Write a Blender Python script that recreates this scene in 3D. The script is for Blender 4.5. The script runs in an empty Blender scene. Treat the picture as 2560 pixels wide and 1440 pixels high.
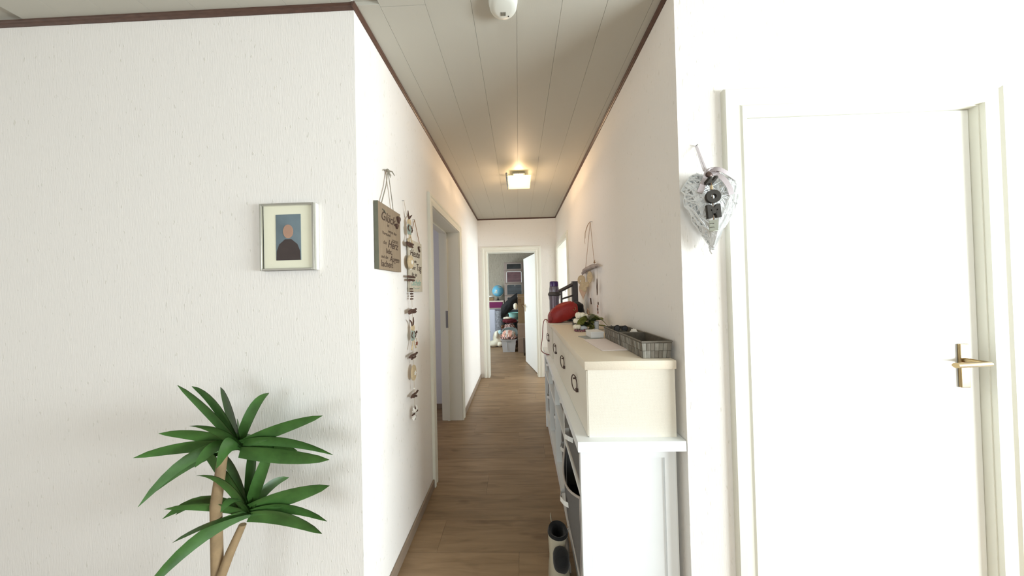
import bpy, bmesh, math, random
from mathutils import Vector, Matrix, noise, Euler
random.seed(7)
C = bpy.context.scene.collection
S = bpy.context.scene
PI = math.pi

# ------------------------------------------------------------------ camera, world, lights, exposure
XL, XR, Y1, YL, YR, H, T = -.6255, .6097, 4.155, 1.0197, .9962, 2.5, .02
EYE = 1.3545
cd = bpy.data.cameras.new('camera'); cam = bpy.data.objects.new('camera', cd); C.objects.link(cam)
cd.sensor_fit = 'HORIZONTAL'; cd.sensor_width = 36.0; cd.lens = 660 / 2560 * 36.0; cd.clip_start = .02
def cam_matrix(yaw, pitch, roll):
    y, p, r = map(math.radians, (yaw, pitch, roll))
    F = Vector((-math.sin(y) * math.cos(p), math.cos(y) * math.cos(p), math.sin(p)))
    R = Vector((math.cos(y), math.sin(y), 0)); U = R.cross(F)
    R2 = R * math.cos(r) - U * math.sin(r); U2 = R * math.sin(r) + U * math.cos(r)
    m = Matrix((R2, U2, -F)).transposed().to_4x4(); m.translation = (0, 0, EYE)
    return m
cam.matrix_world = cam_matrix(1.3931, .6076, 1.3838)
S.camera = cam
S.view_settings.view_transform = 'Standard'; S.view_settings.look = 'None'
S.view_settings.exposure = -0.14; S.view_settings.gamma = 1.0; S.view_settings.use_curve_mapping = False
w = bpy.data.worlds.new('sky'); S.world = w; w.use_nodes = True
bg = w.node_tree.nodes['Background']; bg.inputs[0].default_value = (.80, .90, 1.0, 1); bg.inputs[1].default_value = 1.0
S.cycles.max_bounces = 10; S.cycles.diffuse_bounces = 7; S.cycles.glossy_bounces = 3; S.cycles.transmission_bounces = 6
S.cycles.sample_clamp_indirect = 6; S.cycles.use_denoising = True; S.cycles.caustics_reflective = False; S.cycles.caustics_refractive = False
def area(name, loc, d, w_, h_, power, col):
    l = bpy.data.lights.new(name, 'AREA'); l.shape = 'RECTANGLE'; l.size = w_; l.size_y = h_; l.energy = power; l.color = col
    o = bpy.data.objects.new(name, l); C.objects.link(o); o.location = loc
    o.rotation_euler = Vector(d).to_track_quat('-Z', 'Z').to_euler(); return o
DAY = (.86, .955, 1.0)
area('window_daylight_side', (3.50, -.25, 1.15), (-1, .12, 0), .75, 2.1, 285, DAY)
area('window_daylight_back', (-.8, -3.1, 1.45), (0, 1, 0), 1.9, 1.7, 44, DAY)
area('bathroom_daylight', (2.75, 3.60, 1.45), (-1, 0, -.25), .9, 1.1, 105, DAY)
area('far_room_daylight', (-2.15, 5.45, 1.5), (1, 0, -.1), 1.7, 1.5, 75, DAY)
area('left_room_fill', (-2.9, 2.2, 1.5), (1, 0, 0), .5, .6, 13, (.88, .88, 1))  # added fill lamp to brighten the side room wall, no window there

# ------------------------------------------------------------------ materials
def lin(c):
    c = c / 255; return c / 12.92 if c <= .04045 else ((c + .055) / 1.055) ** 2.4
def rgb(r, g, b): return (lin(r), lin(g), lin(b), 1)
def mat(name, col, rough=.6, metal=0, bump=None, var=None, trans=0, emit=None, stretch=(1, 1, 1), spec=.5, alpha=1, ior=1.45, sheen=0):
    """bump=(scale, strength); var=(scale, amount) gives mottled colour"""
    m = bpy.data.materials.new(name); m.use_nodes = True; nt = m.node_tree; b = nt.nodes['Principled BSDF']
    b.inputs['Base Color'].default_value = col; b.inputs['Roughness'].default_value = rough; b.inputs['Metallic'].default_value = metal
    b.inputs['Specular IOR Level'].default_value = spec; b.inputs['Transmission Weight'].default_value = trans; b.inputs['IOR'].default_value = ior
    b.inputs['Alpha'].default_value = alpha; b.inputs['Sheen Weight'].default_value = sheen
    if emit: b.inputs['Emission Color'].default_value = emit[0]; b.inputs['Emission Strength'].default_value = emit[1]
    if bump or var:
        tc = nt.nodes.new('ShaderNodeTexCoord'); mp = nt.nodes.new('ShaderNodeMapping'); mp.inputs['Scale'].default_value = stretch
        nt.links.new(tc.outputs['Object'], mp.inputs[0])
    if var:
        n = nt.nodes.new('ShaderNodeTexNoise'); n.inputs['Scale'].default_value = var[0]; n.inputs['Detail'].default_value = 5
        nt.links.new(mp.outputs[0], n.inputs[0])
        r = nt.nodes.new('ShaderNodeValToRGB'); k = var[1]
        r.color_ramp.elements[0].position = .3; r.color_ramp.elements[1].position = .7
        r.color_ramp.elements[0].color = (col[0] * (1 - k), col[1] * (1 - k), col[2] * (1 - k), 1)
        r.color_ramp.elements[1].color = tuple(min(1, x * (1 + k)) for x in col[:3]) + (1,)
        nt.links.new(n.outputs[0], r.inputs[0]); nt.links.new(r.outputs[0], b.inputs['Base Color'])
    if bump:
        n = nt.nodes.new('ShaderNodeTexNoise'); n.inputs['Scale'].default_value = bump[0]; n.inputs['Detail'].default_value = 6
        nt.links.new(mp.outputs[0], n.inputs[0]); bp = nt.nodes.new('ShaderNodeBump'); bp.inputs['Strength'].default_value = bump[1]
        bp.inputs['Distance'].default_value = .004
        nt.links.new(n.outputs[0], bp.inputs['Height']); nt.links.new(bp.outputs[0], b.inputs['Normal'])
    return m

def wallpaper_mat():
    m = bpy.data.materials.new('ingrain_wallpaper'); m.use_nodes = True; nt = m.node_tree; L = nt.links; b = nt.nodes['Principled BSDF']
    b.inputs['Roughness'].default_value = .85
    tc = nt.nodes.new('ShaderNodeTexCoord')
    mp = nt.nodes.new('ShaderNodeMapping'); mp.inputs['Scale'].default_value = (1, 1, .10); L.new(tc.outputs['Object'], mp.inputs[0])
    a = nt.nodes.new('ShaderNodeTexNoise'); a.inputs['Scale'].default_value = 260; a.inputs['Detail'].default_value = 3; L.new(mp.outputs[0], a.inputs[0])
    mp2 = nt.nodes.new('ShaderNodeMapping'); mp2.inputs['Scale'].default_value = (1, 1, .32); L.new(tc.outputs['Object'], mp2.inputs[0])
    v = nt.nodes.new('ShaderNodeTexNoise'); v.inputs['Scale'].default_value = 95; v.inputs['Detail'].default_value = 2; L.new(mp2.outputs[0], v.inputs[0])
    r = nt.nodes.new('ShaderNodeValToRGB'); r.color_ramp.elements[0].position = .665; r.color_ramp.elements[1].position = .73
    r.color_ramp.elements[0].color = (0, 0, 0, 1); r.color_ramp.elements[1].color = (1, 1, 1, 1); L.new(v.outputs[0], r.inputs[0])
    add = nt.nodes.new('ShaderNodeMath'); add.operation = 'MULTIPLY_ADD'; add.inputs[1].default_value = .8
    L.new(r.outputs[0], add.inputs[0]); L.new(a.outputs[0], add.inputs[2])
    bp = nt.nodes.new('ShaderNodeBump'); bp.inputs['Strength'].default_value = .30; bp.inputs['Distance'].default_value = .003
    L.new(add.outputs[0], bp.inputs['Height']); L.new(bp.outputs[0], b.inputs['Normal'])
    mx = nt.nodes.new('ShaderNodeMixRGB'); mx.inputs[1].default_value = rgb(236, 232, 227); mx.inputs[2].default_value = rgb(224, 220, 212)
    L.new(r.outputs[0], mx.inputs[0]); L.new(mx.outputs[0], b.inputs['Base Color'])
    return m
def wavy_wallpaper_mat():
    m = bpy.data.materials.new('wavy_relief_wallpaper'); m.use_nodes = True; nt = m.node_tree; L = nt.links; b = nt.nodes['Principled BSDF']
    b.inputs['Roughness'].default_value = .8
    tc = nt.nodes.new('ShaderNodeTexCoord'); mp = nt.nodes.new('ShaderNodeMapping'); mp.inputs['Scale'].default_value = (1, 1, .22)
    L.new(tc.outputs['Object'], mp.inputs[0])
    wv = nt.nodes.new('ShaderNodeTexWave'); wv.bands_direction = 'X'; wv.inputs['Scale'].default_value = 19; wv.inputs['Distortion'].default_value = 11
    wv.inputs['Detail'].default_value = 1.5; wv.inputs['Detail Scale'].default_value = 1.6; L.new(mp.outputs[0], wv.inputs[0])
    r = nt.nodes.new('ShaderNodeValToRGB'); r.color_ramp.elements[0].color = rgb(160, 152, 136); r.color_ramp.elements[1].color = rgb(186, 178, 162)
    r.color_ramp.elements[0].position = .1; r.color_ramp.elements[1].position = .45
    L.new(wv.outputs[0], r.inputs[0]); L.new(r.outputs[0], b.inputs['Base Color'])
    bp = nt.nodes.new('ShaderNodeBump'); bp.inputs['Strength'].default_value = .25; bp.inputs['Distance'].default_value = .01
    L.new(wv.outputs[0], bp.inputs['Height']); L.new(bp.outputs[0], b.inputs['Normal'])
    return m
def plank_mat():
    m = bpy.data.materials.new('oak_laminate'); m.use_nodes = True; nt = m.node_tree; L = nt.links; b = nt.nodes['Principled BSDF']
    b.inputs['Roughness'].default_value = .42; b.inputs['Specular IOR Level'].default_value = .35
    tc = nt.nodes.new('ShaderNodeTexCoord'); oi = nt.nodes.new('ShaderNodeObjectInfo')
    sc = nt.nodes.new('ShaderNodeVectorMath'); sc.operation = 'MULTIPLY_ADD'; sc.inputs[1].default_value = (1, 1, 1)
    rv = nt.nodes.new('ShaderNodeVectorMath'); rv.operation = 'SCALE'; rv.inputs['Scale'].default_value = 37
    cx = nt.nodes.new('ShaderNodeCombineXYZ')
    for k in range(3): L.new(oi.outputs['Random'], cx.inputs[k])
    L.new(cx.outputs[0], rv.inputs[0]); L.new(tc.outputs['Object'], sc.inputs[0]); L.new(rv.outputs[0], sc.inputs[2])
    mp = nt.nodes.new('ShaderNodeMapping'); mp.inputs['Scale'].default_value = (1.4, 13, 1); L.new(sc.outputs[0], mp.inputs[0])
    n = nt.nodes.new('ShaderNodeTexNoise'); n.inputs['Scale'].default_value = 2.2; n.inputs['Detail'].default_value = 8; n.inputs['Distortion'].default_value = .6
    L.new(mp.outputs[0], n.inputs[0])
    r = nt.nodes.new('ShaderNodeValToRGB'); r.color_ramp.elements[0].position = .25; r.color_ramp.elements[1].position = .75
    r.color_ramp.elements[0].color = rgb(118, 96, 72); r.color_ramp.elements[1].color = rgb(152, 127, 99); L.new(n.outputs[0], r.inputs[0])
    mp2 = nt.nodes.new('ShaderNodeMapping'); mp2.inputs['Scale'].default_value = (1.6, 5, 1); L.new(sc.outputs[0], mp2.inputs[0])
    k = nt.nodes.new('ShaderNodeTexNoise'); k.inputs['Scale'].default_value = 2.6; k.inputs['Detail'].default_value = 2; L.new(mp2.outputs[0], k.inputs[0])
    kr = nt.nodes.new('ShaderNodeValToRGB'); kr.color_ramp.elements[0].position = .62; kr.color_ramp.elements[1].position = .76
    kr.color_ramp.elements[0].color = (0, 0, 0, 1); kr.color_ramp.elements[1].color = (.55, .55, .55, 1); L.new(k.outputs[0], kr.inputs[0])
    mx = nt.nodes.new('ShaderNodeMixRGB'); mx.inputs[2].default_value = rgb(94, 72, 50); L.new(kr.outputs[0], mx.inputs[0]); L.new(r.outputs[0], mx.inputs[1])
    tone = nt.nodes.new('ShaderNodeMapRange'); tone.inputs[3].default_value = .91; tone.inputs[4].default_value = 1.08; L.new(oi.outputs['Random'], tone.inputs[0])
    ms = nt.nodes.new('ShaderNodeVectorMath'); ms.operation = 'SCALE'; L.new(mx.outputs[0], ms.inputs[0]); L.new(tone.outputs[0], ms.inputs['Scale'])
    L.new(ms.outputs[0], b.inputs['Base Color'])
    bp = nt.nodes.new('ShaderNodeBump'); bp.inputs['Strength'].default_value = .08; bp.inputs['Distance'].default_value = .001
    L.new(n.outputs[0], bp.inputs['Height']); L.new(bp.outputs[0], b.inputs['Normal'])
    return m
def canvas_mat(name, col):
    m = mat(name, col, .9); nt = m.node_tree; L = nt.links; b = nt.nodes['Principled BSDF']
    tc = nt.nodes.new('ShaderNodeTexCoord'); hs = []
    for ax in ('X', 'Y', 'Z'):
        wv = nt.nodes.new('ShaderNodeTexWave'); wv.bands_direction = ax; wv.inputs['Scale'].default_value = 150; wv.inputs['Distortion'].default_value = 5
        L.new(tc.outputs['Object'], wv.inputs[0]); hs.append(wv)
    a = nt.nodes.new('ShaderNodeMath'); a.operation = 'ADD'; L.new(hs[0].outputs['Fac'], a.inputs[0]); L.new(hs[1].outputs['Fac'], a.inputs[1])
    a2 = nt.nodes.new('ShaderNodeMath'); a2.operation = 'ADD'; L.new(a.outputs[0], a2.inputs[0]); L.new(hs[2].outputs['Fac'], a2.inputs[1])
    bp = nt.nodes.new('ShaderNodeBump'); bp.inputs['Strength'].default_value = .25; bp.inputs['Distance'].default_value = .001
    L.new(a2.outputs[0], bp.inputs['Height']); L.new(bp.outputs[0], b.inputs['Normal'])
    return m
def stripes_mat(name, cols, scale, dist=2.0, ax='X'):
    m = mat(name, cols[0], .9); nt = m.node_tree; L = nt.links; b = nt.nodes['Principled BSDF']
    tc = nt.nodes.new('ShaderNodeTexCoord'); wv = nt.nodes.new('ShaderNodeTexWave'); wv.bands_direction = ax
    wv.inputs['Scale'].default_value = scale; wv.inputs['Distortion'].default_value = dist; L.new(tc.outputs['Object'], wv.inputs[0])
    r = nt.nodes.new('ShaderNodeValToRGB'); r.color_ramp.interpolation = 'CONSTANT'
    while len(r.color_ramp.elements) < len(cols): r.color_ramp.elements.new(.5)
    for k, c in enumerate(cols): r.color_ramp.elements[k].position = k / len(cols); r.color_ramp.elements[k].color = c
    L.new(wv.outputs['Fac'], r.inputs[0]); L.new(r.outputs[0], b.inputs['Base Color'])
    return m
M = {}
M['wall'] = wallpaper_mat()
M['wavy'] = wavy_wallpaper_mat()
M['plain_wall'] = mat('plain_plaster', rgb(214, 214, 216), .85, bump=(80, .2))
M['ceil'] = mat('ceiling_panel', rgb(188, 185, 174), .55, bump=(300, .06), var=(3, .015), stretch=(1, .2, 1))
M['ceil_back'] = mat('ceiling_board', rgb(186, 183, 172), .7, bump=(200, .05))
M['floor'] = plank_mat()
M['subfloor'] = mat('floor_underlay', rgb(122, 100, 76), .7, bump=(60, .1))
M['trim'] = mat('dark_brown_trim', rgb(84, 60, 50), .35, var=(30, .2), stretch=(1, 1, 6))
M['base'] = mat('oak_baseboard', rgb(138, 122, 106), .5, var=(20, .08), bump=(90, .1))
M['frame'] = mat('ivory_lacquer', rgb(228, 227, 216), .4, bump=(25, .04))
M['leaf'] = mat('white_door_lacquer', rgb(238, 238, 234), .38, bump=(18, .03))
M['white'] = mat('white_lacquer', rgb(236, 240, 242), .38, bump=(22, .03))
M['white_in'] = mat('white_melamine', rgb(228, 230, 228), .45, bump=(22, .03))
M['cream'] = canvas_mat('cream_canvas', rgb(224, 218, 205))
M['creamtop'] = canvas_mat('cream_canvas_top', rgb(225, 214, 196))
M['greybin'] = canvas_mat('grey_felt', rgb(108, 106, 104))
M['piping'] = mat('light_grey_piping', rgb(184, 176, 168), .8, bump=(200, .2))
M['tape'] = mat('white_webbing', rgb(234, 234, 230), .8, bump=(300, .3))
M['black'] = mat('black_fabric', rgb(15, 15, 18), .85, bump=(150, .3), sheen=.2)
M['binshade'] = mat('painted_bin_shade', rgb(20, 20, 22), .9, bump=(100, .2))  # near-black paint for the shade inside the bins
M['bronze'] = mat('bronze_ring', rgb(84, 68, 62), .4, .6, bump=(40, .05))
M['chrome'] = mat('chrome', rgb(200, 200, 200), .2, 1, bump=(40, .02))
M['steel'] = mat('brushed_steel', rgb(150, 150, 152), .35, .9, bump=(90, .05))
M['brass'] = mat('brass', rgb(170, 148, 110), .3, .9, bump=(40, .03))
M['plastic'] = mat('white_plastic', rgb(222, 224, 216), .4, bump=(60, .03))
M['dark'] = mat('dark_hole', rgb(18, 18, 18), .8, bump=(60, .03))
M['signwood'] = mat('taupe_wood', rgb(136, 119, 98), .75, var=(9, .10), bump=(60, .2), stretch=(1, 7, 1))
M['signedge'] = mat('green_grey_wood', rgb(92, 92, 78), .8, var=(20, .15), bump=(60, .2))
M['signpale'] = mat('pale_grey_wood', rgb(196, 188, 170), .75, var=(9, .08), bump=(60, .2), stretch=(1, 7, 1))
M['ink'] = mat('brown_ink', rgb(70, 54, 44), .9, bump=(90, .1))
M['teal_ink'] = mat('mint_ink', rgb(138, 172, 160), .9, bump=(90, .1))
M['ribbon'] = mat('grey_ribbon', rgb(136, 130, 116), .7, bump=(150, .3))
M['rope'] = mat('jute_cord', rgb(160, 128, 98), .9, bump=(500, .4))
M['thread'] = mat('pale_thread', rgb(190, 174, 152), .9, bump=(500, .4))
M['bark'] = mat('dark_twig', rgb(84, 62, 52), .9, var=(60, .25), bump=(120, .5))
M['drift'] = mat('grey_driftwood', rgb(172, 160, 154), .95, var=(50, .25), bump=(120, .6))
M['lightwood'] = mat('light_wood', rgb(196, 176, 142), .8, var=(25, .1), bump=(80, .2), stretch=(1, 1, 4))
M['pinkwood'] = mat('pale_pink_wood', rgb(214, 184, 158), .8, var=(25, .08), bump=(80, .2))
M['palegreen'] = mat('washed_sage_paint', rgb(150, 162, 152), .8, var=(40, .15), bump=(90, .2))
M['redfelt'] = mat('rust_felt', rgb(140, 84, 66), .9, bump=(200, .3))
M['whitep'] = mat('white_paint', rgb(236, 234, 228), .7, bump=(90, .1))
M['wicker'] = mat('white_wicker', rgb(226, 228, 228), .7, var=(60, .06), bump=(160, .3))
M['satin'] = mat('mauve_grey_ribbon', rgb(176, 166, 168), .4, bump=(180, .15), sheen=.3)
M['blackletter'] = mat('black_stained_wood', rgb(52, 48, 42), .7, bump=(80, .2))
M['letterback'] = mat('pale_letter_back', rgb(190, 196, 184), .7, bump=(80, .1))
M['glass'] = mat('clear_glass', (1, 1, 1, 1), .03, trans=1, bump=(8, .02))
M['silver'] = mat('silver_frame', rgb(186, 184, 176), .28, .75, bump=(60, .04))
M['mat_board'] = mat('cream_mat_board', rgb(232, 230, 208), .85, bump=(140, .05))
M['portrait'] = mat('portrait_backdrop', rgb(112, 128, 136), .6, var=(7, .25))
M['suit'] = mat('dark_suit_print', rgb(66, 56, 54), .7, var=(12, .15))
M['skinprint'] = mat('face_print', rgb(176, 140, 120), .7, var=(12, .08))
M['leafgreen'] = mat('dracaena_leaf', rgb(62, 98, 46), .4, var=(20, .25), bump=(60, .15))
M['trunk'] = mat('dracaena_trunk', rgb(140, 118, 88), .9, var=(20, .2), bump=(40, .6))
M['pot'] = mat('white_ceramic_pot', rgb(225, 225, 220), .3, bump=(20, .03))
M['soil'] = mat('soil', rgb(60, 45, 35), .95, bump=(60, .6))
M['red'] = mat('red_leather', rgb(146, 34, 30), .48, bump=(90, .25), var=(6, .12))
M['redstrap'] = mat('dark_red_leather', rgb(132, 44, 42), .5, bump=(90, .2))
M['purple'] = mat('purple_plastic', rgb(66, 40, 98), .18, bump=(20, .02))
M['smoke'] = mat('smoky_clear_plastic', rgb(128, 120, 134), .08, trans=.7, bump=(20, .03))
M['stand'] = mat('charcoal_stained_wood', rgb(74, 70, 70), .6, var=(30, .15), bump=(70, .2), stretch=(4, 4, 1))
M['greybox'] = mat('charcoal_case', rgb(70, 72, 68), .8, bump=(150, .3))
M['petal'] = mat('cream_petal', rgb(236, 230, 212), .8, bump=(60, .3))
M['green'] = mat('olive_leaf', rgb(116, 120, 58), .5, var=(30, .3), bump=(60, .2))
M['darkgreen'] = mat('dark_leaf', rgb(52, 64, 34), .5, var=(30, .2), bump=(60, .2))
M['stone'] = mat('pale_blue_stone', rgb(200, 206, 214), .5, var=(14, .06), bump=(30, .1))
M['mauve'] = mat('mauve_beads', rgb(118, 74, 88), .4, var=(80, .4), bump=(90, .2))
M['card'] = mat('white_card', rgb(226, 226, 224), .7, bump=(60, .04))
M['paper'] = mat('pale_pink_paper', rgb(232, 222, 220), .85, bump=(60, .03))
M['greypaper'] = mat('grey_paper', rgb(160, 164, 160), .85, bump=(60, .03))
M['basket'] = mat('grey_woven_chip', rgb(118, 112, 102), .7, var=(38, .16), bump=(140, .35))
M['basketpale'] = mat('pale_grey_woven_chip', rgb(140, 137, 128), .65, var=(38, .14), bump=(140, .35))
M['basketin'] = mat('grey_woven_inside', rgb(96, 90, 80), .8, var=(60, .15), bump=(140, .3))
M['shoe'] = mat('cream_leather', rgb(176, 168, 148), .6, var=(12, .08), bump=(120, .15))
M['shoegrey'] = mat('grey_mesh', rgb(112, 104, 96), .85, bump=(300, .4))
M['sole'] = mat('off_white_rubber', rgb(186, 180, 164), .7, bump=(80, .1))
M['cardboard'] = mat('brown_cardboard', rgb(142, 118, 88), .9, var=(10, .07), bump=(70, .1))
M['cardpink'] = mat('greyish_cardboard', rgb(160, 138, 122), .9, var=(10, .07), bump=(70, .1))
M['cardink'] = mat('red_brown_print', rgb(104, 66, 46), .9, bump=(70, .1))
M['taupe'] = canvas_mat('taupe_nonwoven', rgb(150, 136, 128))
M['dwin_a'] = mat('dark_film_window', rgb(36, 38, 38), .25, var=(6, .5), bump=(10, .1))
M['dwin_b'] = mat('burgundy_film_window', rgb(96, 62, 66), .25, var=(6, .3), bump=(10, .1), stretch=(1, 1, 4))
M['dwin_c'] = mat('navy_film_window', rgb(44, 52, 56), .25, var=(5, .5), bump=(10, .1), stretch=(1, 1, 3))
M['whitepiping'] = mat('white_piping', rgb(238, 238, 238), .7, bump=(90, .1))
M['lightshelf'] = mat('birch_board', rgb(224, 212, 196), .5, var=(10, .04), bump=(60, .04))
M['magenta'] = mat('magenta_drawer', rgb(116, 30, 84), .45, bump=(60, .05))
M['mint'] = mat('mint_plastic', rgb(160, 220, 212), .45, bump=(60, .04))
M['bluewhite'] = mat('pale_blue_panel', rgb(206, 210, 224), .5, bump=(40, .05))
M['sequin'] = mat('silver_grey_velour', rgb(124, 126, 132), .6, var=(24, .45), bump=(30, .6))
M['burgundy'] = mat('burgundy_cloth', rgb(92, 28, 38), .9, bump=(20, .5), var=(12, .2))
M['plush'] = mat('white_plush', rgb(238, 234, 214), .95, bump=(60, .6), sheen=.5)
M['pattern'] = stripes_mat('striped_towel', [rgb(226, 222, 214), rgb(190, 96, 58), rgb(236, 228, 220), rgb(206, 150, 130)], 2.2, 6)
M['pattern2'] = stripes_mat('patterned_cloth', [rgb(222, 200, 190), rgb(150, 84, 84), rgb(196, 158, 140), rgb(96, 70, 72)], 4.0, 18)
M['binplastic'] = mat('pale_grey_plastic', rgb(206, 208, 212), .4, bump=(40, .04))
M['lidgrey'] = mat('grey_green_lid', rgb(132, 146, 146), .45, bump=(40, .04))
M['lampglass'] = mat('lit_frosted_glass', rgb(255, 240, 190), .5, trans=.95, emit=((1.0, .84, .42, 1), .85), bump=(40, .02))
def globe_mat():
    m = mat('globe_print', rgb(84, 158, 196), .35); nt = m.node_tree; L = nt.links; b = nt.nodes['Principled BSDF']
    tc = nt.nodes.new('ShaderNodeTexCoord'); n = nt.nodes.new('ShaderNodeTexNoise'); n.inputs['Scale'].default_value = 9; n.inputs['Detail'].default_value = 6
    L.new(tc.outputs['Object'], n.inputs[0]); r = nt.nodes.new('ShaderNodeValToRGB'); r.color_ramp.interpolation = 'CONSTANT'
    r.color_ramp.elements[0].color = rgb(108, 182, 214); r.color_ramp.elements[1].position = .6; r.color_ramp.elements[1].color = rgb(176, 196, 190)
    L.new(n.outputs[0], r.inputs[0]); L.new(r.outputs[0], b.inputs['Base Color']); return m
M['globe'] = globe_mat()

# ------------------------------------------------------------------ mesh helpers
class MB:
    def __init__(s): s.v = []; s.f = []
    def add(s, vs, fs, mtx=None):
        n = len(s.v)
        s.v += [tuple(mtx @ Vector(p)) if mtx else tuple(p) for p in vs]; s.f += [tuple(i + n for i in f) for f in fs]; return s
    def box(s, x0, y0, z0, x1, y1, z1, bev=0, mtx=None):
        if bev <= 0:
            vs = [(x0, y0, z0), (x1, y0, z0), (x1, y1, z0), (x0, y1, z0), (x0, y0, z1), (x1, y0, z1), (x1, y1, z1), (x0, y1, z1)]
            fs = [(3, 2, 1, 0), (4, 5, 6, 7), (0, 1, 5, 4), (1, 2, 6, 5), (2, 3, 7, 6), (3, 0, 4, 7)]
            return s.add(vs, fs, mtx)
        bm = bmesh.new(); bmesh.ops.create_cube(bm, size=1)
        for v in bm.verts: v.co = Vector(((x0 + x1) / 2 + v.co.x * (x1 - x0), (y0 + y1) / 2 + v.co.y * (y1 - y0), (z0 + z1) / 2 + v.co.z * (z1 - z0)))
        bmesh.ops.bevel(bm, geom=list(bm.edges), offset=bev, segments=2, affect='EDGES', profile=.5)
        return s.bm(bm, mtx)
    def bm(s, bm, mtx=None):
        bm.verts.index_update()
        s.add([v.co[:] for v in bm.verts], [[v.index for v in f.verts] for f in bm.faces], mtx); bm.free(); return s
    def hexa(s, p8): return s.add(p8, [(3, 2, 1, 0), (4, 5, 6, 7), (0, 1, 5, 4), (1, 2, 6, 5), (2, 3, 7, 6), (3, 0, 4, 7)])
    def tube(s, pts, r, n=8, caps=True, flat=None):
        pts = [Vector(p) for p in pts]; rs = r if isinstance(r, (list, tuple)) else [r] * len(pts); rings = []
        up = Vector((0, 0, 1)); prev = None
        for i, p in enumerate(pts):
            d = (pts[min(i + 1, len(pts) - 1)] - pts[max(i - 1, 0)])
            d = d.normalized() if d.length > 1e-9 else Vector((0, 0, 1))
            a = prev if prev is not None else (up if abs(d.z) < .9 else Vector((1, 0, 0)))
            u = (a - d * a.dot(d)); u = u.normalized() if u.length > 1e-6 else d.orthogonal().normalized(); prev = u; w_ = d.cross(u)
            fl = flat or 1
            rings.append([p + (u * math.cos(2 * PI * k / n) * fl + w_ * math.sin(2 * PI * k / n)) * rs[i] for k in range(n)])
        vs = [q for R in rings for q in R]; fs = []
        for i in range(len(rings) - 1):
            for k in range(n): fs.append((i * n + k, i * n + (k + 1) % n, (i + 1) * n + (k + 1) % n, (i + 1) * n + k))
        if caps: fs.append(tuple(range(n - 1, -1, -1))); fs.append(tuple((len(rings) - 1) * n + k for k in range(n)))
        return s.add(vs, fs)
    def lathe(s, prof, n=32, mtx=None):
        vs = [(r * math.cos(2 * PI * k / n), r * math.sin(2 * PI * k / n), z) for r, z in prof for k in range(n)]; fs = []
        for i in range(len(prof) - 1):
            for k in range(n): fs.append((i * n + k, i * n + (k + 1) % n, (i + 1) * n + (k + 1) % n, (i + 1) * n + k))
        fs.append(tuple(range(n - 1, -1, -1))); fs.append(tuple((len(prof) - 1) * n + k for k in range(n)))
        return s.add(vs, fs, mtx)
    def prism(s, poly, h0, h1, plane='xy', mtx=None):
        def P(a, b, c): return {'xy': (a, b, c), 'xz': (a, c, b), 'yz': (c, a, b)}[plane]
        n = len(poly); vs = [P(a, b, h0) for a, b in poly] + [P(a, b, h1) for a, b in poly]
        fs = [tuple(range(n - 1, -1, -1)), tuple(range(n, 2 * n))] + [(k, (k + 1) % n, n + (k + 1) % n, n + k) for k in range(n)]
        return s.add(vs, fs, mtx)
    def torus(s, R, r, n=28, m=8, mtx=None):
        vs = [((R + r * math.cos(2 * PI * j / m)) * math.cos(2 * PI * i / n), (R + r * math.cos(2 * PI * j / m)) * math.sin(2 * PI * i / n), r * math.sin(2 * PI * j / m)) for i in range(n) for j in range(m)]
        fs = [(i * m + j, ((i + 1) % n) * m + j, ((i + 1) % n) * m + (j + 1) % m, i * m + (j + 1) % m) for i in range(n) for j in range(m)]
        return s.add(vs, fs, mtx)
    def blob(s, c, rad, sub=3, amp=.15, freq=3, seed=0, flatz=None, power=None):
        bm = bmesh.new(); bmesh.ops.create_icosphere(bm, subdivisions=sub, radius=1)
        for v in bm.verts:
            d = v.co.copy()
            if power:
                d = Vector([math.copysign(abs(q) ** power, q) for q in d])
            k = 1 + amp * noise.noise(v.co * freq + Vector((seed, seed * 1.7, -seed)))
            v.co = Vector((c[0] + d.x * rad[0] * k, c[1] + d.y * rad[1] * k, c[2] + d.z * rad[2] * k))
            if flatz is not None and v.co.z < flatz: v.co.z = flatz
        return s.bm(bm)
def fix_normals(me):
    bm = bmesh.new(); bm.from_mesh(me); bmesh.ops.recalc_face_normals(bm, faces=bm.faces); bm.to_mesh(me); bm.free()
def obj(name, mb, m, parent=None, smooth=False, loc=None, rot=None):
    me = bpy.data.meshes.new(name); me.from_pydata(mb.v, [], mb.f); fix_normals(me)
    if smooth:
        me.shade_smooth()
        try: me.set_sharp_from_angle(angle=math.radians(40))
        except Exception: pass
    me.materials.append(m if not isinstance(m, str) else M[m])
    o = bpy.data.objects.new(name, me); C.objects.link(o)
    if parent: o.parent = parent
    if loc: o.location = loc
    if rot: o.rotation_euler = rot
    return o
def tag(o, label, cat=None, group=None, kind=None):
    if label: o['label'] = label
    if cat: o['category'] = cat
    if group: o['group'] = group
    if kind: o['kind'] = kind
    return o
def thing(name, label, cat, loc=(0, 0, 0), rot=(0, 0, 0), group=None, kind=None):
    o = bpy.data.objects.new(name, None); C.objects.link(o); o.location = loc; o.rotation_euler = rot; o.empty_display_size = .05
    return tag(o, label, cat, group, kind)
def copy_tree(o, parent=None):
    c = o.copy(); C.objects.link(c); c.parent = parent
    for ch in list(o.children): copy_tree(ch, c)
    return c
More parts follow.
